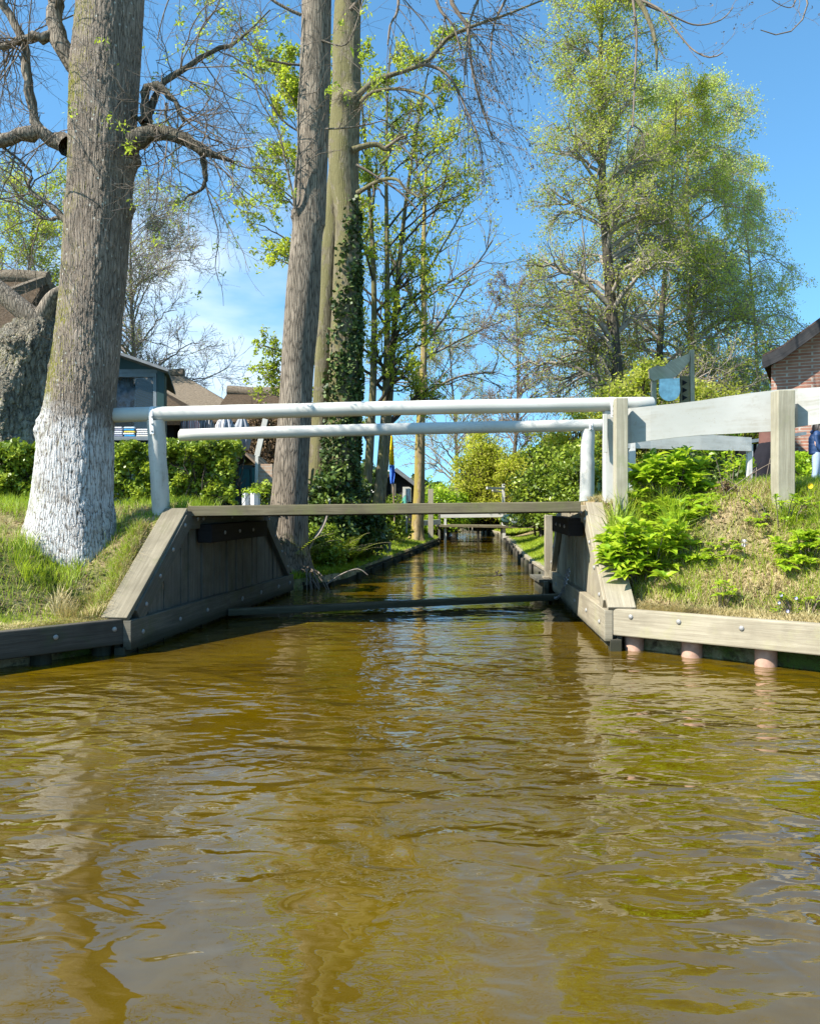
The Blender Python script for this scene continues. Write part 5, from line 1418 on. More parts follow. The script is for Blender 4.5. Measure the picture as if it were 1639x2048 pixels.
# dried flower heads and sticks
dr = empty('dried_flowers', at(1465, 985, 8.2), 'brown dried flower heads and sticks on the crest of the right bank', 'dried flowers')
rg = np.random.default_rng(9); st = []
for k in range(16):
    a = at(1470 + rg.uniform(-40, 60), 1000 + rg.uniform(-5, 20), 8.1); b = at(1440 + rg.uniform(-20, 110), 965 + rg.uniform(-50, 20), 8.1 + rg.uniform(-.2, .3))
    st.append([a + (b - a) * t + np.array([0, 0, .03 * math.sin(3 * t)]) for t in np.linspace(0, 1, 6)])
st = np.array(st); tubes('stems', [(st, np.full(st.shape[:2], .004), 4)], M['twig'], dr)
C = np.concatenate([at(1448 + dx, 975 + dy, 8.15) + rg.normal(size=(130, 3)) * .03 for dx, dy in ((0, 0), (14, 8), (-8, 14), (70, 22))])
leaves('flower_heads', C, .03, M['brownleaf'], dr, rg, .2, .8)

# ferns on the left bank
def fern(c, n, L, seed, label):
    rg = np.random.default_rng(seed); c = V3(c); root = empty('fern', c, label, 'fern', 'ferns on the left bank beyond the footbridge')
    st = []; B, Dr, Sz = [], [], []; L = L * 1.45; n = int(n * 1.3)
    for k in range(n):
        a = rg.uniform(0, 6.28); l = L * rg.uniform(.7, 1.15); e = rg.uniform(.8, 1.35); d = np.array([math.cos(a) * math.cos(e), math.sin(a) * math.cos(e), math.sin(e)])
        q = [c + d * l * t + np.array([math.cos(a), math.sin(a), -.9]) * l * .28 * t ** 3 for t in np.linspace(0, 1, 12)]
        st.append(q); s = nrm(np.cross(d, (0, 0, 1)))
        for j in range(2, 12):
            for m_ in (0, .5):
                p = q[j - 1] + (q[j] - q[j - 1]) * m_
                for sg in (-1, 1): B.append(p); Dr.append(s * sg + d * .35); Sz.append(l * .26 * (1 - (j + m_ - 2) / 10.5) ** .8)
    st = np.array(st); tubes('stems', [(st, np.full(st.shape[:2], .004), 3)], M['fern'] if False else M['twig'], root)
    B, Dr, Sz = np.array(B), nrm(np.array(Dr)), np.array(Sz)[:, None]
    up = np.array([0, 0, 1.0]); w = nrm(np.cross(Dr, up)) * Sz * .20
    V = np.stack([B - w, B + Dr * Sz * .5 - w * .8 - up * Sz * .05, B + Dr * Sz - up * Sz * .15, B + Dr * Sz * .5 + w * .8 - up * Sz * .05], 1).reshape(-1, 3)
    np_mesh('foliage', V, np.arange(len(V)).reshape(-1, 4), M['fern'], root, face_attr=rg.uniform(0, 1, len(B)))
for i, (px, D, n, L, lb) in enumerate([(578, 12.9, 12, .62, 'fern beside the far slanted board of the dark abutment'), (600, 13.1, 12, .6, 'fern left of the reddish root stump'), (655, 13.8, 16, .5, 'yellow-green fern right of the reddish root stump'), (690, 14.6, 16, .55, 'yellow-green fern in the middle of the ferny bank'), (672, 14.2, 14, .5, 'fern at the foot of the mossy leaning stem'), (712, 15.6, 12, .5, 'fern nearest the short stake'), (735, 16.4, 10, .5, 'fern at the right end of the ferny bank')]):
    p = gp(px, D); 
    if p[0] > xl(D) - .15: p[0] = xl(D) - .15; p[2] = float(gz(p[0], D))
    fern(p, n, L, 200 + i, lb)
# stump with roots and the stems above it
sr_ = empty('tree_stump', at(608, 1150, 12.75), 'reddish root stump with broken pale stems at the water below the deck', 'stump')
q = MB(); q.tube([at(612, 1185, 12.75), at(610, 1160, 12.75), at(606, 1138, 12.8), at(610, 1122, 12.85)], [.22, .17, .11, .05], 12, noise=.22); q.build('trunk', M['bark_dark'], sr_, smooth=True)
rg = np.random.default_rng(3); rts = []
for k in range(26):
    a = at(610 + rg.uniform(-14, 14), 1140 + rg.uniform(-8, 20), 12.7); b = a + np.array([rg.uniform(-.35, .5), rg.uniform(-.45, .1), -.42])
    rts.append([a + (b - a) * t + np.array([0, 0, .12 * math.sin(3.1 * t)]) for t in np.linspace(0, 1, 7)])
rts = np.array(rts); tubes('roots', [(rts, np.linspace(.02, .006, 7)[None].repeat(26, 0), 5)], M['twig'], sr_)
stl = [limb_px(l, 12.9, 14, .03) for l in ([(612, 1128, 6), (618, 1100, 5), (630, 1075, 5), (645, 1050, 4.5), (655, 1025, 4), (660, 1000, 3)], [(628, 1078, 5), (640, 1065, 4), (652, 1040, 4), (658, 1010, 3)], [(612, 1128, 5), (608, 1105, 4), (600, 1085, 3.5), (586, 1075, 2.5)], [(645, 1175, 3), (680, 1150, 3), (715, 1138, 2.5), (735, 1150, 2)])]
tubes('stems', [(np.array([p for p, r in stl]), np.array([r for p, r in stl]), 6)], M['twig_pale'], sr_)
lm = tree_root('mossy_stem', gp(672, 14.6), 'short mossy green leaning stem among the ferns', cat='tree stem')
p, r = limb_px([(676, 1105, 15), (672, 1085, 13), (668, 1060, 12), (662, 1040, 11), (655, 1010, 9), (652, 985, 6)], 14.6, 12); M['mossy'] = m_bark('moss_covered_bark', (.05, .08, .01), (.22, .28, .03), sc=1, depth=.01)
tubes('trunk', [(p[None], r[None], 10)], M['mossy'], lm)
q = MB(); a = at(779, 1118, 18.6); q.beam(a, at(779, 1084, 18.6), .06, .06, up=(0, 1, 0)); t = q.build('mooring_stake', M['post_timber'], None, .004, origin=a); tag(t, 'short square mooring stake at the edge of the ferny left bank', 'stake')
# twig sticking out of the water
q = MB()
for pts in ([(992, 1152), (993, 1146), (996, 1141)], [(994, 1148), (990, 1143)], [(985, 1152.5), (1000, 1150), (1005, 1149.5)]):
    q.tube([at(x, y, 14.2) for x, y in pts], .012, 6)
q.tube([at(996, 1151, 14.2), at(999, 1149.5, 14.2), at(1005, 1150.5, 14.2)], [.01, .03, .008], 8)
t = q.build('floating_twig', M['twig_dark'], None, origin=at(996, 1151, 14.2)); tag(t, 'small dark twig sticking up out of the sunlit water beyond the footbridge', 'twig')
# wildflowers
M['petal_y'] = m_plain('yellow_petal', (.75, .55, .02), .6, .1); M['petal_l'] = m_plain('pale_lilac_petal', (.50, .48, .66), .6, .1); M['petal_w'] = m_plain('white_petal', (.7, .66, .66), .7, .1)
M['stemg'] = m_plain('green_stem', (.10, .16, .03), .7, .1)
def flower(px, py, D, r, mat, label, n=12, ball=False):
    c = at(px, py, D); g = np.array([c[0], c[1] + .02, float(gz(c[0], c[1] + .02)) - .01])
    root = empty('wildflower', g, label, 'flower')
    q = MB(); q.tube([g, (g + c) / 2 + np.array([.004, 0, 0]), c], .0022, 5); q.build('stem', M['stemg'], root)
    q = MB()
    if ball:
        rg = np.random.default_rng(int(px))
        for _ in range(60):
            d = nrm(rg.normal(size=3)); s = nrm(np.cross(d, (.1, .2, 1))) * r * .16; q.poly([c + d * r * .3, c + d * r + s, c + d * r * 1.1, c + d * r - s])
    else:
        for k in range(n):
            a = 2 * math.pi * k / n; d = np.array([math.cos(a), -.5, math.sin(a)]); s = np.array([-math.sin(a), 0, math.cos(a)]) * r * .25
            q.poly([c, c + d * r * .6 + s, c + d * r, c + d * r * .6 - s])
    q.build('flower_head', mat, root)
flower(1618, 972, 7.5, .028, M['petal_y'], 'yellow dandelion in the grass at the right edge, below the child', 18)
flower(1487, 1086, 7.3, .034, M['petal_w'], 'round pale seed head in the middle of the right bank', ball=True)
for px, py, lb in ((1556, 1205, 'pale lilac flower at the lower right, leftmost of its patch'), (1573, 1222, 'pale lilac flower at the lower right, lowest of its patch'), (1590, 1196, 'pale lilac flower at the lower right, topmost of its patch'), (1560, 1190, 'pale lilac flower at the lower right, just above the leftmost one')):
    flower(px, py, 6.55, .016, M['petal_l'], lb, 8)


# ------------------------------------------------------------------ buildings and objects further off
def m_brick(name, c1, c2, mortar, sc=1.0):
    m = NT(name); tc = m.n('ShaderNodeTexCoord'); sp = m.n('ShaderNodeSeparateXYZ'); cb = m.n('ShaderNodeCombineXYZ')
    m.l(tc.outputs['Object'], sp.inputs[0]); m.l(m.math('ADD', sp.outputs['X'], sp.outputs['Y']), cb.inputs[0]); m.l(sp.outputs['Z'], cb.inputs[1])
    b = m.n('ShaderNodeTexBrick'); b.inputs['Scale'].default_value = 1.0 * sc; b.inputs['Brick Width'].default_value = .22; b.inputs['Row Height'].default_value = .072; b.inputs['Mortar Size'].default_value = .009
    b.inputs['Color1'].default_value = (*c1, 1); b.inputs['Color2'].default_value = (*c2, 1); b.inputs['Mortar'].default_value = (*mortar, 1)
    m.l(cb.outputs[0], b.inputs['Vector']); n = m.noise(m.coord(), 6, 5)
    m.col(m.mix(m.ramp(n, [(.4, .35), (.7, 0)]), b.outputs['Color'], [x * .4 for x in c1])); m.rough(.9); m.spec(.15); m.bump(b.outputs['Fac'], -.5, .008); return m.m
def m_thatch(name, d, l):
    m = NT(name); v = m.coord('UV', (3, 30, 1)); a = m.noise(v, 2, 7, .7); b = m.noise(m.coord(), 18, 6, .75)
    c = m.mix(m.ramp(a, [(.3, 0), (.75, 1)]), d, l); m.col(m.mix(m.ramp(b, [(.35, .7), (.6, 0)]), c, [x * .5 for x in d])); m.rough(1); m.spec(.05)
    m.bump(m.math('ADD', a, b), 1.0, .06); return m.m
M['brick'] = m_brick('red_brick', (.30, .13, .09), (.38, .20, .14), (.40, .36, .31))
M['brick_pink'] = m_brick('pale_brick', (.42, .28, .19), (.50, .36, .26), (.45, .40, .33))
M['thatch'] = m_thatch('brown_thatch', (.085, .06, .04), (.22, .165, .115)); M['thatch_l'] = m_thatch('pale_thatch', (.20, .16, .115), (.40, .33, .25))
M['tiles'] = m_thatch('old_roof_tiles', (.06, .045, .04), (.22, .15, .12))
M['green_paint'] = m_plain('dark_green_paint', (.012, .040, .038), .45, .15, .4); M['green_door'] = m_plain('teal_green_door', (.010, .085, .080), .5, .15, .35)
M['black_board'] = m_wood('black_weatherboard', (.018, .017, .018), (.07, .068, .07), None)
M['dark'] = m_plain('dark_shade', (.012, .012, .013), .9, .1, .1); M['cream'] = m_plain('cream_wall', (.45, .38, .22), .9, .15, .1)  # dark: near-black paints in the shade on house walls, porch and notches
M['grey_roof'] = m_plain('grey_roofing', (.16, .17, .18), .8, .2, .2)
M['zinc'] = m_plain('grey_sill', (.16, .19, .21), .5, .15, .3)
def m_glass(name, tint=(.04, .05, .055), t=.72):
    m = NT(name); m.col(tint); m.rough(.03); m.spec(.8); m.b.inputs['IOR'].default_value = 1.6
    tr = m.n('ShaderNodeBsdfTransparent'); mx = m.n('ShaderNodeMixShader'); mx.inputs[0].default_value = t
    m.l(m.b.outputs[0], mx.inputs[1]); m.l(tr.outputs[0], mx.inputs[2]); m.l(mx.outputs[0], m.out.inputs['Surface']); return m.m
M['glass'] = m_glass('window_glass'); M['glass_dark'] = m_glass('dark_window_glass', (.03, .04, .05), .05)
M['navy'] = m_plain('navy_quilt', (.018, .045, .12), .5, .25, .35, 0, 30); M['denim'] = m_plain('pale_blue_denim', (.36, .44, .55), .8, .15, .1); M['skin'] = m_plain('skin', (.55, .34, .25), .55, .06, .3)
M['hair'] = m_plain('dark_hair', (.022, .015, .012), .5, .3, .3); M['maroon'] = m_plain('brown_knit', (.15, .075, .062), .9, .15, .1); M['skirt'] = m_plain('black_skirt', (.014, .013, .017), .9, .15, .15); M['boot'] = m_plain('brown_boots', (.20, .13, .10), .7, .15, .2)
M['shoe'] = m_plain('white_shoe', (.6, .6, .58), .6, .1, .3)
bz = float

def roof_poly(q, pts, th, down=(0, 0, -1)):
    q.prism(pts, np.array(down) * th)

# ---- dark green kiosk with a display window (left)
DK = 14.0
kx0, kx1 = hx(60, DK), hx(329, DK); zt = at(0, 738, DK)[2]; zs = at(0, 872, DK)[2]; zw = at(0, 748, DK)[2]
kz = 1.15; KD = 2.4
k = empty('kiosk', ((kx0 + kx1) / 2, DK, kz), 'dark green kiosk with a large display window behind the left handrail', 'kiosk')
q = MB()
kb = kx1 - .72       # the back is narrower than the front
for px_, py_ in ((kx1 - .13, DK), (kx0, DK), (kb - .13, DK + KD), (kx0, DK + KD)):
    q = MB(); q.box((px_, py_, kz), (px_ + .13, py_ + .13, zt)); q.build('corner_post', M['green_paint'], k, .01)
q = MB()
q = MB(); q.box((kx0 + .13, DK + .02, kz), (kx1 - .13, DK + .08, zs - .09)); q.box((kx0 + .05, DK + .15, kz), (kx0 + .09, DK + KD, zt)); q.beam((kx1 - .08, DK + .14, (kz + zt) / 2), (kb - .04, DK + KD, (kz + zt) / 2), .04, zt - kz); q.box((kx0 + .13, DK + KD + .03, kz), (kb - .13, DK + KD + .08, zt))
q.build('wall', M['green_paint'], k, .005)
q = MB(); q.box((kx0 + .05, DK - .10, zs - .085), (kx1 - .14, DK + .2, zs - .02)); q.build('sill', M['zinc'], k, .006)
xa = hx(228, DK) - 1.0; xb = kx1 - .20
q = MB()
q.box((xa, DK + .01, zw - .05), (xb + .06, DK + .1, zw + .02)); q.box((xb, DK + .01, zs), (xb + .06, DK + .1, zw - .052)); q.box((xa, DK + .01, zs - .02), (xa + .05, DK + .1, zw - .052)); q.box((kx0 + .13, DK + .02, zw + .022), (kx1 - .13, DK + .10, zt))
w_ = q.build('window_frame', M['zinc'], k, .004)
q = MB(); q.box((xa + .05, DK + .05, zs), (xb, DK + .056, zw - .055)); q.build('pane', M['glass'], w_)
# gable roof: ridge runs front to back above the hidden left part
rx = hx(205, DK); rz = at(0, 694, DK)[2]; ex = hx(347, DK); ez = at(0, 743, DK)[2]
q = MB(); th = .05
for sgn in (1, -1):
    e = rx + sgn * (ex - rx)
    roof_poly(q, [(rx, DK - .3, rz), (e, DK - .3, ez), (e - .75, DK + KD + .3, ez), (rx, DK + KD + .3, rz)], th)
q.build('roof', M['grey_roof'], k)
q = MB(); q.prism([(kx0, DK + .03, zt + .002), (kx1, DK + .03, zt + .002), (rx, DK + .03, rz - .10)], (0, .05, 0)); q.build('gable', M['green_paint'], k)
q = MB(); q.box((kx0 + .1, DK + 1.2, zs), (kx1 - .6, DK + 1.24, zw)); q.build('back_panel', M['zinc'], k)
# goods in the window
def lump(name, label, c, r, mat, cat, seed, k_=1.0, group=None):
    rg = np.random.default_rng(seed); n, m_ = 22, 30; V = []
    for i in range(n):
        ph = math.pi * i / (n - 1)
        for j in range(m_):
            th_ = 2 * math.pi * j / m_; s = 1 + .13 * k_ * math.sin(5 * th_ + 4 * ph + seed) + .10 * k_ * math.sin(9 * ph - 3 * th_ + seed) + .05 * k_ * rg.uniform(-1, 1)
            V.append((c[0] + r[0] * math.sin(ph) * math.cos(th_) * s, c[1] + r[1] * math.sin(ph) * math.sin(th_) * s, c[2] + r[2] * math.cos(ph) * s))
    i = np.arange(n * m_).reshape(n, m_); f = np.stack([i[:-1], i[1:], np.roll(i, -1, 1)[1:], np.roll(i, -1, 1)[:-1]], -1).reshape(-1, 4)
    o = np_mesh(name, V, f, mat, None, smooth=True, origin=c); tag(o, label, cat, group); return o
M['plastic'] = m_plain('pale_blue_plastic', (.35, .50, .72), .25, .35, .6, 0, 14)
M['wicker'] = m_wood('wicker', (.16, .11, .07), (.45, .34, .24), None, fine=.5)
lump('plastic_bag', 'crumpled pale blue plastic bag in the kiosk window', at(252, 790, 14.5), (.17, .13, .30), M['plastic'], 'bag', 3, 1.3)
def crate(label, c, w, h, tilt, seed):
    root = empty('wicker_basket', c, label, 'basket', 'baskets in the kiosk window')
    ax = np.array([math.cos(tilt), 0, math.sin(tilt)]); up = np.array([-math.sin(tilt), 0, math.cos(tilt)])
    q = MB()
    for i in range(9):
        z = -h / 2 + h * (i + .5) / 9; q.beam(c + up * z - ax * w / 2, c + up * z + ax * w / 2, .02, h / 9 * .7, up=up)
    q.build('weave', M['wicker'], root, .002)
    q = MB()
    for s in (-1, 1): q.beam(c + ax * s * w / 2 - up * h / 2, c + ax * s * w / 2 + up * h / 2, .035, .035, up=(0, 1, 0))
    q.beam(c + up * (h / 2 + .015) - ax * w / 2, c + up * (h / 2 + .015) + ax * w / 2, .04, .035, up=up); q.build('frame', M['wicker'], root, .003)
crate('large tilted wicker basket panel at the right of the kiosk window', at(288, 803, 14.6), .42, .36, -.35, 1)
crate('small wicker basket on top of the large one in the kiosk window', at(287, 772, 14.9), .30, .16, -.45, 2)
def stack(label, px0, px1, cols, seed):
    rg = random.Random(seed); c = at((px0 + px1) / 2, 866, DK); c[2] = zs - .018
    root = empty('folded_towels', c, label, 'towels', 'stacks of towels on the kiosk sill')
    z = c[2]; wd = (px1 - px0) / F * DK
    for i, col in enumerate(cols):
        q = MB(); h = .035; q.box((c[0] - wd / 2 + rg.uniform(-.01, .01), DK - .07, z), (c[0] + wd / 2 + rg.uniform(-.01, .01), DK - .005, z + h - .003)); q.build('towel', m_plain('towel_cloth', col, .95, .2, .05, 0, 40), root, .012); z += h
wv_ = (.55, .56, .62); bl = (.05, .28, .55); ye = (.7, .55, .1)
stack('white and grey striped towel stack on the kiosk sill, nearest the tree', 228, 248, [(.2, .22, .3), wv_, wv_, (.25, .27, .35), wv_], 1)
stack('blue and yellow towel stack in the middle of the kiosk sill', 250, 272, [bl, (.6, .65, .7), ye, bl, (.5, .6, .7)], 2)
stack('cream towel stack on the kiosk sill, next to the rail post', 276, 300, [(.6, .57, .5), wv_, (.62, .6, .55), wv_], 3)

# ---- closed parasols on the terrace between the two handrails
def parasol(px, D, ytop, label, c1, c2, wpx):
    p = at(px, ytop, D); g = float(gz(p[0], D)); root = empty('closed_parasol', (p[0], D, g), label, 'parasol', 'closed parasols on the terrace')
    q = MB(); q.tube([(p[0], D, g), (p[0], D, p[2] + .1)], .022, 10); q.build('pole', M['wicker'], root, smooth=True)
    m = NT('parasol_cloth'); w = m.n('ShaderNodeTexWave'); w.inputs['Scale'].default_value = 9; w.inputs['Distortion'].default_value = 3; m.l(m.coord('Object', (1, 1, .3)), w.inputs['Vector']); m.col(m.mix(m.ramp(w.outputs['Fac'], [(.45, 0), (.55, 1)]), c1, c2)); m.rough(.9)
    r = wpx / 2 / F * D; n = 40; V = []; lv = [(0, .15), (.12, .5), (.35, .95), (.7, 1.0), (.95, .8), (1, .3)]
    hgt = .75
    for t, s in lv:
        for j in range(n):
            th = 2 * math.pi * j / n; rr = r * s * (1 + .22 * math.sin(8 * th + 2 * t)); V.append((p[0] + rr * math.cos(th), D + rr * math.sin(th), p[2] - hgt * t))
    i = np.arange(n * len(lv)).reshape(len(lv), n); f = np.stack([i[:-1], i[1:], np.roll(i, -1, 1)[1:], np.roll(i, -1, 1)[:-1]], -1).reshape(-1, 4)
    np_mesh('canopy', V, f, m.m, root, smooth=True)
parasol(380, 16, 822, 'closed red and white striped parasol, left of the terrace group', (.55, .22, .2), (.65, .58, .55), 34)
parasol(412, 16.6, 824, 'closed black and white parasol between the striped ones', (.03, .03, .03), (.45, .45, .45), 28)
parasol(450, 16.2, 826, 'closed white parasol with grey stripes on the terrace', (.6, .62, .68), (.12, .12, .13), 34)
parasol(484, 17, 832, 'closed plain grey parasol, right of the terrace group', (.25, .27, .30), (.28, .30, .33), 30)
q = MB(); a = at(514, 912, 15); b = at(531, 838, 15); q.beam(a, b, .10, .03, up=(0, 1, 0)); c = np.array([a[0], a[1], float(gz(a[0], 15))]); q.beam(c - np.array([.02, 0, 0]), a, .06, .05, up=(0, 1, 0))
t = q.build('leaning_board', M['white'], None, .004, origin=c); tag(t, 'slanting white board left of the ash trunk, above the climber', 'board')

# ---- brick pillar, dark green doors, planters behind the bridge
pp = gp(530, 15); pl = empty('brick_pillar', pp, 'pale brick pillar with a door leaf, half hidden by the ash trunk', 'pillar')
q = MB(); q.box((hx(516, 15), 15, pp[2] - .2), (hx(545, 15), 15.3, at(0, 928, 15)[2])); q.build('pillar', M['brick_pink'], pl, .006)
q = MB(); q.box((hx(503, 15), 15.05, pp[2] - .1), (hx(514, 15), 15.1, at(0, 935, 15)[2])); q.build('door', M['green_door'], pl, .004)
sh = empty('garden_shed', gp(490, 16), 'dark green shed doorway under a small sloping roof left of the brick pillar', 'shed')
z0 = float(gp(490, 16)[2]) - .1
q = MB(); q.box((hx(472, 16), 16, z0), (hx(506, 16), 17.2, at(0, 930, 16)[2])); q.build('wall', M['green_paint'], sh, .005)
q = MB(); roof_poly(q, [at(462, 918, 15.7), at(490, 905, 15.7), at(490, 905, 15.7) + np.array([0, 1.8, 0]), at(462, 918, 15.7) + np.array([0, 1.8, 0])], .05); roof_poly(q, [at(490, 905, 15.7), at(520, 932, 15.7), at(520, 932, 15.7) + np.array([0, 1.8, 0]), at(490, 905, 15.7) + np.array([0, 1.8, 0])], .05); q.build('roof', M['wicker'], sh)
q = MB(); q.box((hx(480, 16), 15.97, z0), (hx(500, 16), 15.995, at(0, 938, 16)[2])); q.build('door', M['green_door'], sh, .004)
M['planter'] = m_plain('white_planter', (.58, .60, .62), .6, .1, .3)
for i, (px, w, lb) in enumerate(((492, 17, 'beige tub planter with yellow-green leaves, left of the pair'), (510, 22, 'white tub planter with leaves, right of the pair'))):
    D = 12.6; c = at(px, 1010, D); c[2] = 1.0; top = at(px, 986, D)[2]; r = w / 2 / F * D
    root = empty('planter', c, lb, 'planter', 'tub planters behind the footbridge')
    q = MB(); q.lathe(c, [(r * .8, 0), (r, top - c[2]), (r * .9, top - c[2]), (r * .85, top - c[2] - .03), (0.001, top - c[2] - .03)], 8); q.build('tub', M['planter'], root)
    rg = np.random.default_rng(i); B = c + np.array([0, 0, top - c[2]]) + rg.normal(size=(90, 3)) * np.array([.10, .05, .03]); big_leaves('foliage', B, rg.normal(size=(90, 3)) + np.array([0, 0, 1]), .07, M['leaf_bright'], root, rg)

# ---- thatched houses, left
def thatched(name, label, x0, x1, y, depth, z0, ze, zr, hip, wallm, over=.35, tm='thatch', ridge=True):
    root = empty(name, ((x0 + x1) / 2, y, z0), label, 'house')
    q = MB(); q.box((x0 + .3, y + .3, z0), (x1 - .3, y + depth - .3, ze)); q.build('wall', wallm, root, .01)
    ym = y + depth / 2; th = .28
    q = MB()
    A = [(x0, y - over, ze - .12), (x1 + over, y - over, ze - .12), (x1 - hip, ym, zr), (x0 + hip * .0, ym, zr)]
    Bk = [(x1 + over, y + depth + over, ze - .12), (x0, y + depth + over, ze - .12), (x0, ym, zr), (x1 - hip, ym, zr)]
    Hp = [(x1 + over, y - over, ze - .12), (x1 + over, y + depth + over, ze - .12), (x1 - hip, ym, zr)]
    for s in (A, Bk, Hp):
        n = np.cross(V3(s[1]) - V3(s[0]), V3(s[2]) - V3(s[0])); n = nrm(n); 
        if n[2] < 0: n = -n
        # subdivided top surface so the thatch gets an uneven outline
        q.prism(s, -n * th)
    r_ = q.build('roof', M[tm], root)
    if ridge:
        q = MB(); q.tube([(x, ym, zr + .04 + .03 * math.sin(x * 3)) for x in np.linspace(x0, x1 - hip + .05, 14)], .17, 10); q.build('ridge', M['thatch_l'], root, smooth=True)
    return root
hl = thatched('thatched_house', 'old brown thatched house at the far left edge behind the pollard', hx(-260, 20), hx(74, 20), 17.8, 4.6, .9, at(0, 712, 18)[2], at(0, 556, 20)[2], -.2, M['cream'])
q = MB(); xg = hx(76, 20); q.prism([(xg + .02, 18.0, at(0, 690, 18)[2]), (xg + .02, 22.2, at(0, 690, 18)[2]), (xg + .02, 20.1, at(0, 566, 20)[2])], (.06, 0, 0)); q.build('gable', M['black_board'], hl)
q = MB(); 
for s in (-1, 1): q.beam((xg + .12, 20.1, at(0, 558, 20)[2]), (xg + .5, 20.1 + s * 2.6, at(0, 640, 20)[2]), .12, .2)
q.build('bargeboard', M['thatch_l'], hl)
hm = thatched('thatched_house', 'low brown thatched roof just right of the kiosk', hx(250, 21), hx(402, 21) - .2, 20.0, 4.4, .8, at(0, 822, 20)[2], at(0, 762, 22)[2], 1.6, M['dark'])
hb_ = thatched('thatched_house', 'grey thatched roof sloping down behind the low brown one', hx(230, 27), hx(500, 27) - .3, 26, 5, .8, at(0, 818, 26)[2], at(0, 745, 28)[2], 2.4, M['dark'], tm='thatch_l')
hr_ = thatched('cottage', 'brown roofed cottage behind the closed parasols', hx(440, 24), hx(640, 24), 23, 4, .8, at(0, 838, 23)[2], at(0, 786, 25)[2], .6, M['dark'])

# ---- brick house, right (stands askew to the canal)
hb = empty('brick_house', (hx(1541, 18) + 3, 18, 1.5), 'red brick house with a dark tiled roof at the right edge', 'house')
xh = hx(1541, 18); W = 7.5; ph_ = R(27); ez_ = 4.42; slp = .72; rzz = ez_ + slp * W / 2
def HT(s_, d_, z): return (xh + s_ * math.cos(ph_) + d_ * math.sin(ph_), 18 - s_ * math.sin(ph_) + d_ * math.cos(ph_), z)
hv = lambda d_: np.array(HT(0, d_, 0)) - np.array(HT(0, 0, 0))
q = MB(); q.prism([HT(0, 0, 1.2), HT(W, 0, 1.2), HT(W, 0, ez_), HT(W / 2, 0, rzz - .05), HT(0, 0, ez_)], hv(7)); q.build('wall', M['brick'], hb)
th = .16
prof = [(-.16, ez_ + .04), (.25, ez_ + .22), (1.0, ez_ + .76), (W / 2, rzz + .06)]
for nm, mat, d0, dl, t0, t1 in (('roof', M['tiles'], -.42, 7.8, .0, th), ('bargeboard', M['black_board'], -.47, .045, -.16, th - .05)):
    q = MB()
    for (xa_, za), (xb_, zb_) in zip(prof[:-1], prof[1:]):
        q.prism([HT(xa_, d0, za + t0), HT(xb_, d0, zb_ + t0), HT(xb_, d0, zb_ + t1), HT(xa_, d0, za + t1)], hv(dl))
        q.prism([HT(W - xb_, d0, zb_ + t0), HT(W - xa_, d0, za + t0), HT(W - xa_, d0, za + t1), HT(W - xb_, d0, zb_ + t1)], hv(dl))
    q.build(nm, mat, hb)
q = MB(); q.prism([HT(1.02, -.02, 3.1), HT(1.8, -.02, 3.1), HT(1.8, -.02, 4.3), HT(1.02, -.02, 4.3)], hv(.05)); w_ = q.build('window', M['white'], hb, .01)
q = MB(); q.prism([HT(1.09, -.035, 3.17), HT(1.73, -.035, 3.17), HT(1.73, -.035, 4.23), HT(1.09, -.035, 4.23)], hv(.012)); q.build('pane', M['glass_dark'], w_)
# lean-to with a glazed front at its left
lt = empty('glazed_porch', (xh - .3, 17.2, 1.5), 'small dark porch with pale posts left of the brick house, behind the person in brown', 'porch')
q = MB(); x0 = hx(1497, 17.2); q.box((x0, 17.2, 1.4), (xh + .1, 17.95, 2.62)); q.build('wall', M['dark'], lt)
q = MB(); roof_poly(q, [(x0 - .1, 17.0, 2.68), (xh + .3, 17.0, 2.86), (xh + .3, 18.2, 2.86), (x0 - .1, 18.2, 2.68)], .07); q.build('roof', M['zinc'], lt)
q = MB()
for px in (1500, 1512, 1521): q.box((hx(px, 17.15), 17.12, 1.5), (hx(px, 17.15) + .04, 17.17, 2.6))
q.build('post', M['planter'], lt, .004)

# ---- weathered frame with a pale blue round-bottomed plate
DS = 12.3; sg = empty('garden_ornament', at(1345, 830, DS) * np.array([1, 1, 0]) + np.array([0, 0, 1.5]), 'weathered wooden frame holding a pale blue plate, above the broad white plank', 'ornament')
q = MB(); q.beam(at(1384, 985, DS), at(1382, 700, DS), .065, .07, up=(0, 1, 0)); q.beam(at(1306, 985, DS), at(1306, 745, DS), .075, .07, up=(0, 1, 0)); q.build('post', M['post_timber'], sg, .008)
q = MB()
pf = [(1298, 738), (1312, 731), (1328, 733), (1340, 722), (1352, 716), (1364, 712), (1378, 706), (1378, 722), (1366, 738), (1352, 752), (1340, 760), (1330, 762), (1318, 758), (1306, 762), (1299, 756)]
q.prism([at(x, y, DS - .08) for x, y in pf], (0, .07, 0)); q.build('carved_beam', M['post_timber'], sg, .006)
q = MB(); q.prism([at(x, y, DS - .03) for x, y in ((1360, 752), (1377, 752), (1377, 806), (1360, 806))], (0, .05, 0)); pn = q.build('carved_panel', M['olive_timber'], sg, .004)
q = MB()
for i in range(3):
    y = 760 + i * 15; q.prism([at(1364, y, DS - .045), at(1374, y + 5, DS - .045), at(1364, y + 11, DS - .045)], (0, .012, 0))
q.build('notch', M['dark'], pn)
M['plate'] = m_plain('pale_blue_enamel', (.42, .62, .66), .3, .25, .5, 0, 12)
pts = [(1318, 758), (1358, 756), (1359, 782)] + [(1338 + 21 * math.cos(a), 782 + 20 * math.sin(a)) for a in np.linspace(0, math.pi, 14)][1:] 
q = MB(); q.prism([at(x, y, DS - .12) for x, y in pts], (0, .025, 0)); q.build('plate', M['plate'], sg, .006)

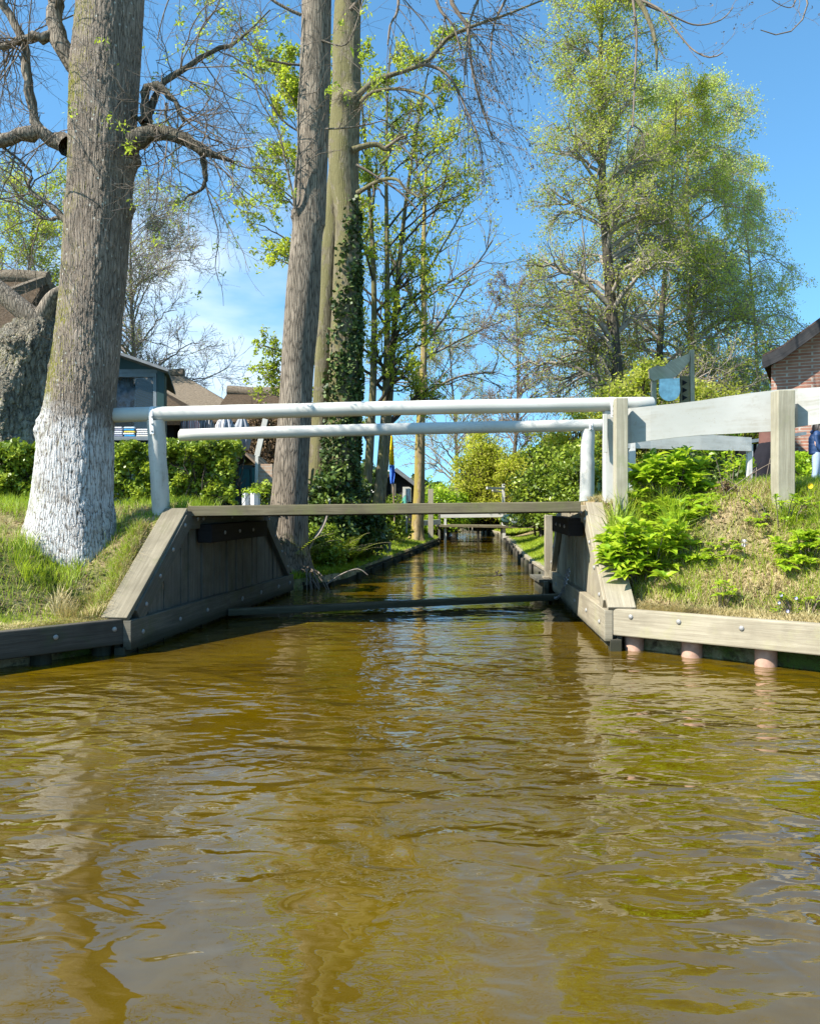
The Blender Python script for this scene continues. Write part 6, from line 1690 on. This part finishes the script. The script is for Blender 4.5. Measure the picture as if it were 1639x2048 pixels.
# ---- hut, flag, sign, small bridge in the distance
DH = 29.0; ht = empty('black_hut', gp(790, DH), 'black weatherboarded hut with a white-framed window beyond the slender tree', 'hut')
z0 = .2; za = at(0, 940, DH)[2]; ze_ = at(0, 974, DH)[2]
q = MB(); q.prism([at(752, 1062, DH), at(832, 1062, DH), at(832, 974, DH), at(790, 943, DH), at(752, 974, DH)], (0, 4, 0)); q.build('wall', M['black_board'], ht)
q = MB()
for i in range(9): 
    z = at(0, 976 + i * 9, DH)[2]; q.box((hx(753, DH), DH - .03, z - .13), (hx(831, DH), DH - .004, z))
q.build('weatherboarding', M['black_board'], ht, .004)
q = MB()
for pa_, pb_ in (((790, 938), (836, 972)), ((748, 972), (790, 938))): roof_poly(q, [at(*pa_, DH - .3), at(*pb_, DH - .3), at(*pb_, DH - .3) + np.array([0, 4.6, 0]), at(*pa_, DH - .3) + np.array([0, 4.6, 0])], .09)
q.build('roof', M['thatch'], ht)
q = MB(); q.beam(at(790, 938, DH - .34), at(836, 973, DH - .34), .04, .14); q.build('bargeboard', M['grey_roof'], ht)
q = MB(); q.box((hx(805, DH), DH - .09, at(0, 1004, DH)[2]), (hx(822, DH), DH - .035, at(0, 974, DH)[2])); w_ = q.build('window', M['white'], ht, .006)
q = MB(); q.box((hx(807.5, DH), DH - .11, at(0, 1002, DH)[2]), (hx(812.8, DH), DH - .092, at(0, 977, DH)[2])); q.box((hx(814, DH), DH - .11, at(0, 1002, DH)[2]), (hx(819.5, DH), DH - .092, at(0, 977, DH)[2])); q.build('pane', M['glass_dark'], w_)
ls = empty('black_shed', gp(880, 31), 'low black boarded shed right of the slender trunk', 'shed')
q = MB(); q.box((hx(846, 31), 31, .2), (hx(915, 31), 34, at(0, 992, 31)[2])); q.build('wall', M['black_board'], ls, .01)
q = MB(); roof_poly(q, [at(842, 990, 30.7), at(920, 996, 30.7), at(915, 976, 33), at(846, 972, 33)], .1); q.build('roof', M['thatch'], ls)
q = MB()
for i in range(5):
    z = at(0, 995 + i * 8, 31)[2]; q.box((hx(847, 31), 30.96, z - .12), (hx(914, 31), 30.996, z))
q.build('weatherboarding', M['black_board'], ls, .004)
fd = 21.5; fl = empty('flag', at(787, 1040, fd), 'hanging flag, yellow above blue, on a slim pole left of the hut', 'flag')
q = MB(); q.tube([at(789, 1050, fd), at(786, 960, fd), at(782, 868, fd)], .022, 8); q.build('pole', M['wicker'], fl, smooth=True)
def cloth(name, outline, mat, parent, D):
    ys = np.linspace(0, 1, 16); V = []; n = 9
    for t in ys:
        xl_, xr_, y = [np.interp(t, [o[0] for o in outline], [o[k_] for o in outline]) for k_ in (1, 2, 3)]
        for j in range(n):
            u = j / (n - 1); p = at(xl_ + (xr_ - xl_) * u, y, D); p[1] += .05 * math.sin(u * 9 + t * 3) ; V.append(p)
    i = np.arange(16 * n).reshape(16, n); f = np.stack([i[:-1, :-1], i[:-1, 1:], i[1:, 1:], i[1:, :-1]], -1).reshape(-1, 4)
    o = np_mesh(name, V, f, mat, parent, smooth=True); s = o.modifiers.new('solid', 'SOLIDIFY'); s.thickness = .006; return o
M['f_y'] = m_plain('yellow_cloth', (.80, .55, .01), .8, .12); M['f_b'] = m_plain('blue_cloth', (.05, .16, .60), .8, .2)
cloth('yellow_band', [(0, 780.5, 785, 872), (.35, 778.5, 787, 898), (1, 778, 788.5, 930)], M['f_y'], fl, fd - .06)
cloth('blue_band', [(0, 778, 788.5, 930.3), (.5, 779, 789.5, 950), (1, 781, 787, 968)], M['f_b'], fl, fd - .06)
vs = empty('sign_post', at(811, 1062, 22), 'small white and green sign on a slim pole left of the slender tree', 'sign')
q = MB(); q.tube([at(812.5, 1066, 22), at(812.5, 983, 22)], .022, 8); q.build('pole', M['white'], vs, smooth=True)
M['mint'] = m_plain('mint_green_paint', (.12, .42, .33), .6, .15)
q = MB(); q.prism([at(x, y, 21.96) for x, y in ((802, 1008), (811, 1007), (811, 990), (805, 996))], (0, .03, 0)); q.build('panel', M['mint'], vs)
q = MB(); q.prism([at(x, y, 21.96) for x, y in ((804, 995), (811, 989.5), (811, 976), (808, 974), (805, 982))], (0, .03, 0)); q.build('panel', M['white'], vs)
def post(name, px, y0, y1, D, w, mat, label, group=None):
    q = MB(); a = at(px, y0, D); q.beam(a, at(px, y1, D), w, w, up=(0, 1, 0)); o = q.build(name, mat, None, .006, origin=a); tag(o, label, 'post', group)
post('timber_post', 861, 1075, 978, 25.5, .16, M['post_timber'], 'tall beige square post right of the slender tree')
post('white_post', 795, 1062, 1037, 23, .09, M['white'], 'short white post left of the slender tree, leftmost of two')
post('white_post', 803, 1064, 1036, 22.6, .07, M['white'], 'short white post left of the slender tree, next to the sign pole')
post('timber_post', 787, 1055, 968, 24, .13, M['shade_timber'], 'dark weathered post directly below the flag')
# small bridge far up the canal
DB = 27.0; sb = empty('small_bridge', at(945, 1080, DB), 'small white-railed timber bridge far up the canal', 'bridge')
q = MB(); q.beam(at(877, 1032, DB), at(1012, 1030.5, DB), .06, .13); q.build('side_rail', M['white'], sb, .006)
q = MB(); q.beam(at(843, 1046, DB - .6), at(880, 1044, DB), .06, .17); q.build('side_rail', M['white'], sb, .006)
q = MB(); q.beam(at(872, 1051, DB + .5), at(1125, 1054, DB + .5), 1.3, .07); q.build('deck', M['olive_timber'], sb, .006)
for px, y1, w, m in ((878, 1029, .07, 'grey_timber'), (890, 1037, .075, 'white_worn'), (1007, 1028, .11, 'white'), (960 - 4, 1050, .07, 'black_timber'), (1003, 1050, .09, 'grey_timber')):
    q = MB(); a = at(px, 1090, DB); a[2] = -.3; q.beam(a, at(px, y1, DB), w, w, up=(0, 1, 0)); q.build('support_post', M[m], sb, .005)
q = MB(); q.beam(at(1008, 1029, DB + 1.2), at(1008, 1056, DB + 1.2), .2, .05, up=(0, 1, 0)); q.build('panel', M['white'], sb, .005)
tp_ = empty('white_gantry', at(1006, 1040, 28.5), 'white post with a double arm pointing left above the small bridge', 'gantry')
q = MB(); q.beam(at(1006, 1050, 28.5), at(1006, 968, 28.5), .10, .10, up=(0, 1, 0)); q.build('post', M['white'], tp_, .006)
q = MB(); q.beam(at(1008, 977, 28.45), at(973, 976, 27.6), .06, .08); q.build('arm', M['white'], tp_, .006)
q = MB(); q.beam(at(1006, 984, 28.55), at(984, 981, 28.2), .05, .06); q.build('arm', M['white'], tp_, .006)
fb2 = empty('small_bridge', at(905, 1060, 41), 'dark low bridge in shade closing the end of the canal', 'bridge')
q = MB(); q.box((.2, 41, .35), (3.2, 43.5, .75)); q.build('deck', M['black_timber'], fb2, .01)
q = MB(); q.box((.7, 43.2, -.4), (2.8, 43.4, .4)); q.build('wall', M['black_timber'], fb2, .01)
# dark green rowing boat or cover on the lawn behind the right abutment
bt = lump('tarpaulin', 'dark green tarpaulin heap on the far right lawn under the deck', at(1040, 1040, 25), (.62, .5, .22), M['green_paint'], 'tarpaulin', 9, .5)

# ------------------------------------------------------------------ people
def skin_body(name, chains, mat, parent, sub=2):
    """one continuous body grown from connected joints; chains: list of [(x,y,z,r), ...] starting on an existing joint"""
    vs, es, rs = [], [], []
    def idx(p):
        for i, v in enumerate(vs):
            if (Vector(v) - Vector(p[:3])).length < 1e-4: return i
        vs.append(tuple(float(c) for c in p[:3])); rs.append(p[3]); return len(vs) - 1
    for ch in chains:
        ids = [idx(p) for p in ch]
        es += list(zip(ids[:-1], ids[1:]))
    off = wloc(parent)
    me = bpy.data.meshes.new(name); me.from_pydata([tuple(V3(v) - off) for v in vs], es, [])
    o = link_mesh(name, me, mat, parent)
    m = o.modifiers.new('skin', 'SKIN'); m.use_smooth_shade = True
    for i, r in enumerate(rs):
        d = me.skin_vertices[0].data[i]
        d.radius = (r, r) if np.isscalar(r) else r
    me.skin_vertices[0].data[0].use_root = True
    s = o.modifiers.new('sub', 'SUBSURF'); s.levels = sub; s.render_levels = sub
    return o
def loft(name, rings, mat, parent, n=28, fold=0.0, k=9):
    """rings: (x, y, z, rx, ry)"""
    V = []
    for t, (x, y, z, rx_, ry_) in enumerate(rings):
        for j in range(n):
            th = 2 * math.pi * j / n; s = 1 + fold * math.sin(k * th + t * .4) * (t / len(rings)); V.append((x + rx_ * math.cos(th) * s, y + ry_ * math.sin(th) * s, z))
    i = np.arange(n * len(rings)).reshape(len(rings), n); f = np.stack([i[:-1], np.roll(i, -1, 1)[:-1], np.roll(i, -1, 1)[1:], i[1:]], -1).reshape(-1, 4)
    o = np_mesh(name, V, f, mat, parent, smooth=True); s = o.modifiers.new('solid', 'SOLIDIFY'); s.thickness = .012; s.offset = 0
    b = o.modifiers.new('sub', 'SUBSURF'); b.levels = 1; b.render_levels = 1; return o
def person(px, D, h, label, faceang, kind):
    x, y = hx(px, D), D; g = float(gz(x, y)); root = empty('person', (x, y, g), label, 'person')
    f = np.array([math.cos(faceang), math.sin(faceang), 0]); s = np.array([-f[1], f[0], 0]); b = np.array([x, y, g])
    def p(fw, sd, z, r): q_ = b + f * fw * h + s * sd * h; return (q_[0], q_[1], g + z * h, r * h if np.isscalar(r) else (r[0] * h, r[1] * h))
    hip = p(0, 0, .53, .075); ch = []
    head_z = .93
    ch.append([hip, p(0, 0, .60, .07), p(.005, 0, .70, .078), p(0, 0, .80, .072), p(0, 0, .845, .034), p(.012, 0, .885, .045), p(.015, 0, .93, .060), p(.01, 0, .965, .048), p(.008, 0, .985, .025)])
    for sg_ in (-1, 1):
        ch.append([hip, p(0, .05 * sg_, .50, .062), p(.015 * sg_, .052 * sg_, .28, .036), p(-.02 + .03 * sg_, .052 * sg_, .05, .022), p(.05 + .03 * sg_, .056 * sg_, .018, .020), p(.09 + .03 * sg_, .058 * sg_, .014, .014)])
        el = p(-.01, .125 * sg_, .64, .023); wr = p(.09, .10 * sg_, .53, .015)
        ch.append([p(0, 0, .80, .072), p(0, .095 * sg_, .805, .036), el, wr, p(.115, .098 * sg_, .505, .017)])
        for kf, (dz, df, dl) in enumerate(((.006, .0, .03), (0, .010, .04), (-.002, .004, .043), (-.004, -.003, .038))):
            ch.append([p(.115, .098 * sg_, .505, .017), p(.125 + df, (.098 + (kf - 1.5) * .008) * sg_, .49, .006), p(.127 + df, (.098 + (kf - 1.5) * .008) * sg_, .49 - dl * .6, .0045)])
        ch.append([p(.115, .098 * sg_, .505, .017), p(.138, .090 * sg_, .50, .006), p(.148, .088 * sg_, .488, .005)])
    # nose and ears
    ch.append([p(.015, 0, .93, .060), p(.075, 0, .922, .010)])
    skin_body('body', ch, M['skin'], root)
    hz = g + .93 * h; hc = b + f * .012 * h
    q = MB()
    for sg_ in (-1, 1): e = hc + f * .056 * h + s * .02 * h * sg_; q.lathe((e[0], e[1], g + .937 * h), [(.001, -.006 * h), (.006 * h, 0), (.001, .006 * h)], 8)
    q.build('eye', M['hair'], root)
    # hair
    n, mm = 14, 26; V = []
    for i in range(n):
        ph = math.pi * .64 * i / (n - 1)
        for j in range(mm):
            th = 2 * math.pi * j / mm; d = f * math.cos(th) + s * math.sin(th); back = (1 - math.cos(th)) / 2
            pz = math.cos(ph * (1 - .45 * (1 - back))); rr = math.sin(ph * (1 - .45 * (1 - back)))
            q_ = hc - f * .012 * h + d * rr * .073 * h * (1 + .03 * math.sin(7 * th + i)); V.append((q_[0], q_[1], hz + .008 * h + pz * .072 * h - (back > .35) * (i / n) ** 2 * .09 * h))
    i = np.arange(n * mm).reshape(n, mm); ff = np.stack([i[:-1], i[1:], np.roll(i, -1, 1)[1:], np.roll(i, -1, 1)[:-1]], -1).reshape(-1, 4)
    o = np_mesh('hair', V, ff, M['hair'], root, smooth=True); m = o.modifiers.new('solid', 'SOLIDIFY'); m.thickness = .02 * h
    def sleeve(nm, mat, w):
        for sg_ in (-1, 1):
            pts = [p(0, .07 * sg_, .815, 0)[:3], p(0, .10 * sg_, .80, 0)[:3], p(-.01, .127 * sg_, .64, 0)[:3], p(.075, .104 * sg_, .55, 0)[:3], p(.085, .102 * sg_, .54, 0)[:3]]
            q = MB(); q.tube(pts, [w * 1.25 * h, w * 1.35 * h, w * h, w * .85 * h, w * .7 * h], 14, cap=False); o = q.build(nm, mat, root, smooth=True); mo = o.modifiers.new('sub', 'SUBSURF'); mo.levels = 1; mo.render_levels = 1
    def R_(z, rx_, ry_, fw=0.0): c = b + f * fw * h; return (c[0], c[1], g + z * h, rx_ * h, ry_ * h)
    if kind == 'woman':
        loft('sweater', [R_(.845, .045, .045), R_(.825, .085, .07), R_(.78, .105, .08), R_(.70, .105, .085), R_(.62, .10, .085), R_(.56, .108, .095)], M['maroon'], root)
        sleeve('sleeve', M['maroon'], .038)
        loft('skirt', [R_(.60, .098, .088), R_(.54, .118, .105), R_(.45, .145, .12, -.02), R_(.34, .165, .13, -.04), R_(.20, .175, .135, -.045), R_(.13, .178, .14, -.045)], M['skirt'], root, 40, .06, 9)
        for sg_ in (-1, 1):
            q = MB(); c = [p(-.02 + .03 * sg_, .052 * sg_, z, 0)[:3] for z in (.20, .12, .05, .02)]; q.tube([c[0], c[1], c[2], c[3]], [.040 * h, .036 * h, .034 * h, .034 * h], 12); a = V3(c[3]); q.beam(a - f * .02 * h, a + f * .11 * h, .055 * h, .04 * h); q.build('boot', M['boot'], root, .01, smooth=True)
    else:
        rings = []
        for i in range(15):
            t = i / 14; z = .84 - .34 * t; bulge = .012 * abs(math.sin(t * math.pi * 6)); rings.append(R_(z, .06 + .052 * min(1, t * 4) + bulge, .055 + .04 * min(1, t * 4) + bulge))
        loft('jacket', rings, M['navy'], root); sleeve('sleeve', M['navy'], .042)
        q = MB(); c0 = b - f * .05 * h; q.tube([tuple(c0 + s * .06 * h * math.cos(a) - f * .02 * h * math.sin(a) + np.array([0, 0, .845 * h + 0 * a])) for a in np.linspace(0, math.pi, 8)], .03 * h, 10); q.build('hood', M['navy'], root, smooth=True)
        for sg_ in (-1, 1):
            q = MB(); q.tube([p(0, .045 * sg_, .53, 0)[:3], p(.01 * sg_, .052 * sg_, .40, 0)[:3], p(.015 * sg_, .052 * sg_, .28, 0)[:3], p(-.02 + .03 * sg_, .052 * sg_, .06, 0)[:3]], [.07 * h, .062 * h, .05 * h, .042 * h], 14); q.build('trouser_leg', M['denim'], root, smooth=True)
            q = MB(); a = V3(p(-.02 + .03 * sg_, .052 * sg_, .02, 0)[:3]); q.beam(a - f * .03 * h, a + f * .12 * h, .055 * h, .045 * h); q.build('shoe', M['shoe'], root, .012, smooth=True)
    return root
person(1537, 14.0, 1.62, 'person in a brown sweater and long black skirt, mostly hidden behind the fence plank', R(15), 'woman')
person(1633, 13.6, 1.12, 'child in a navy quilted jacket and pale blue trousers at the right edge', R(-30), 'child')
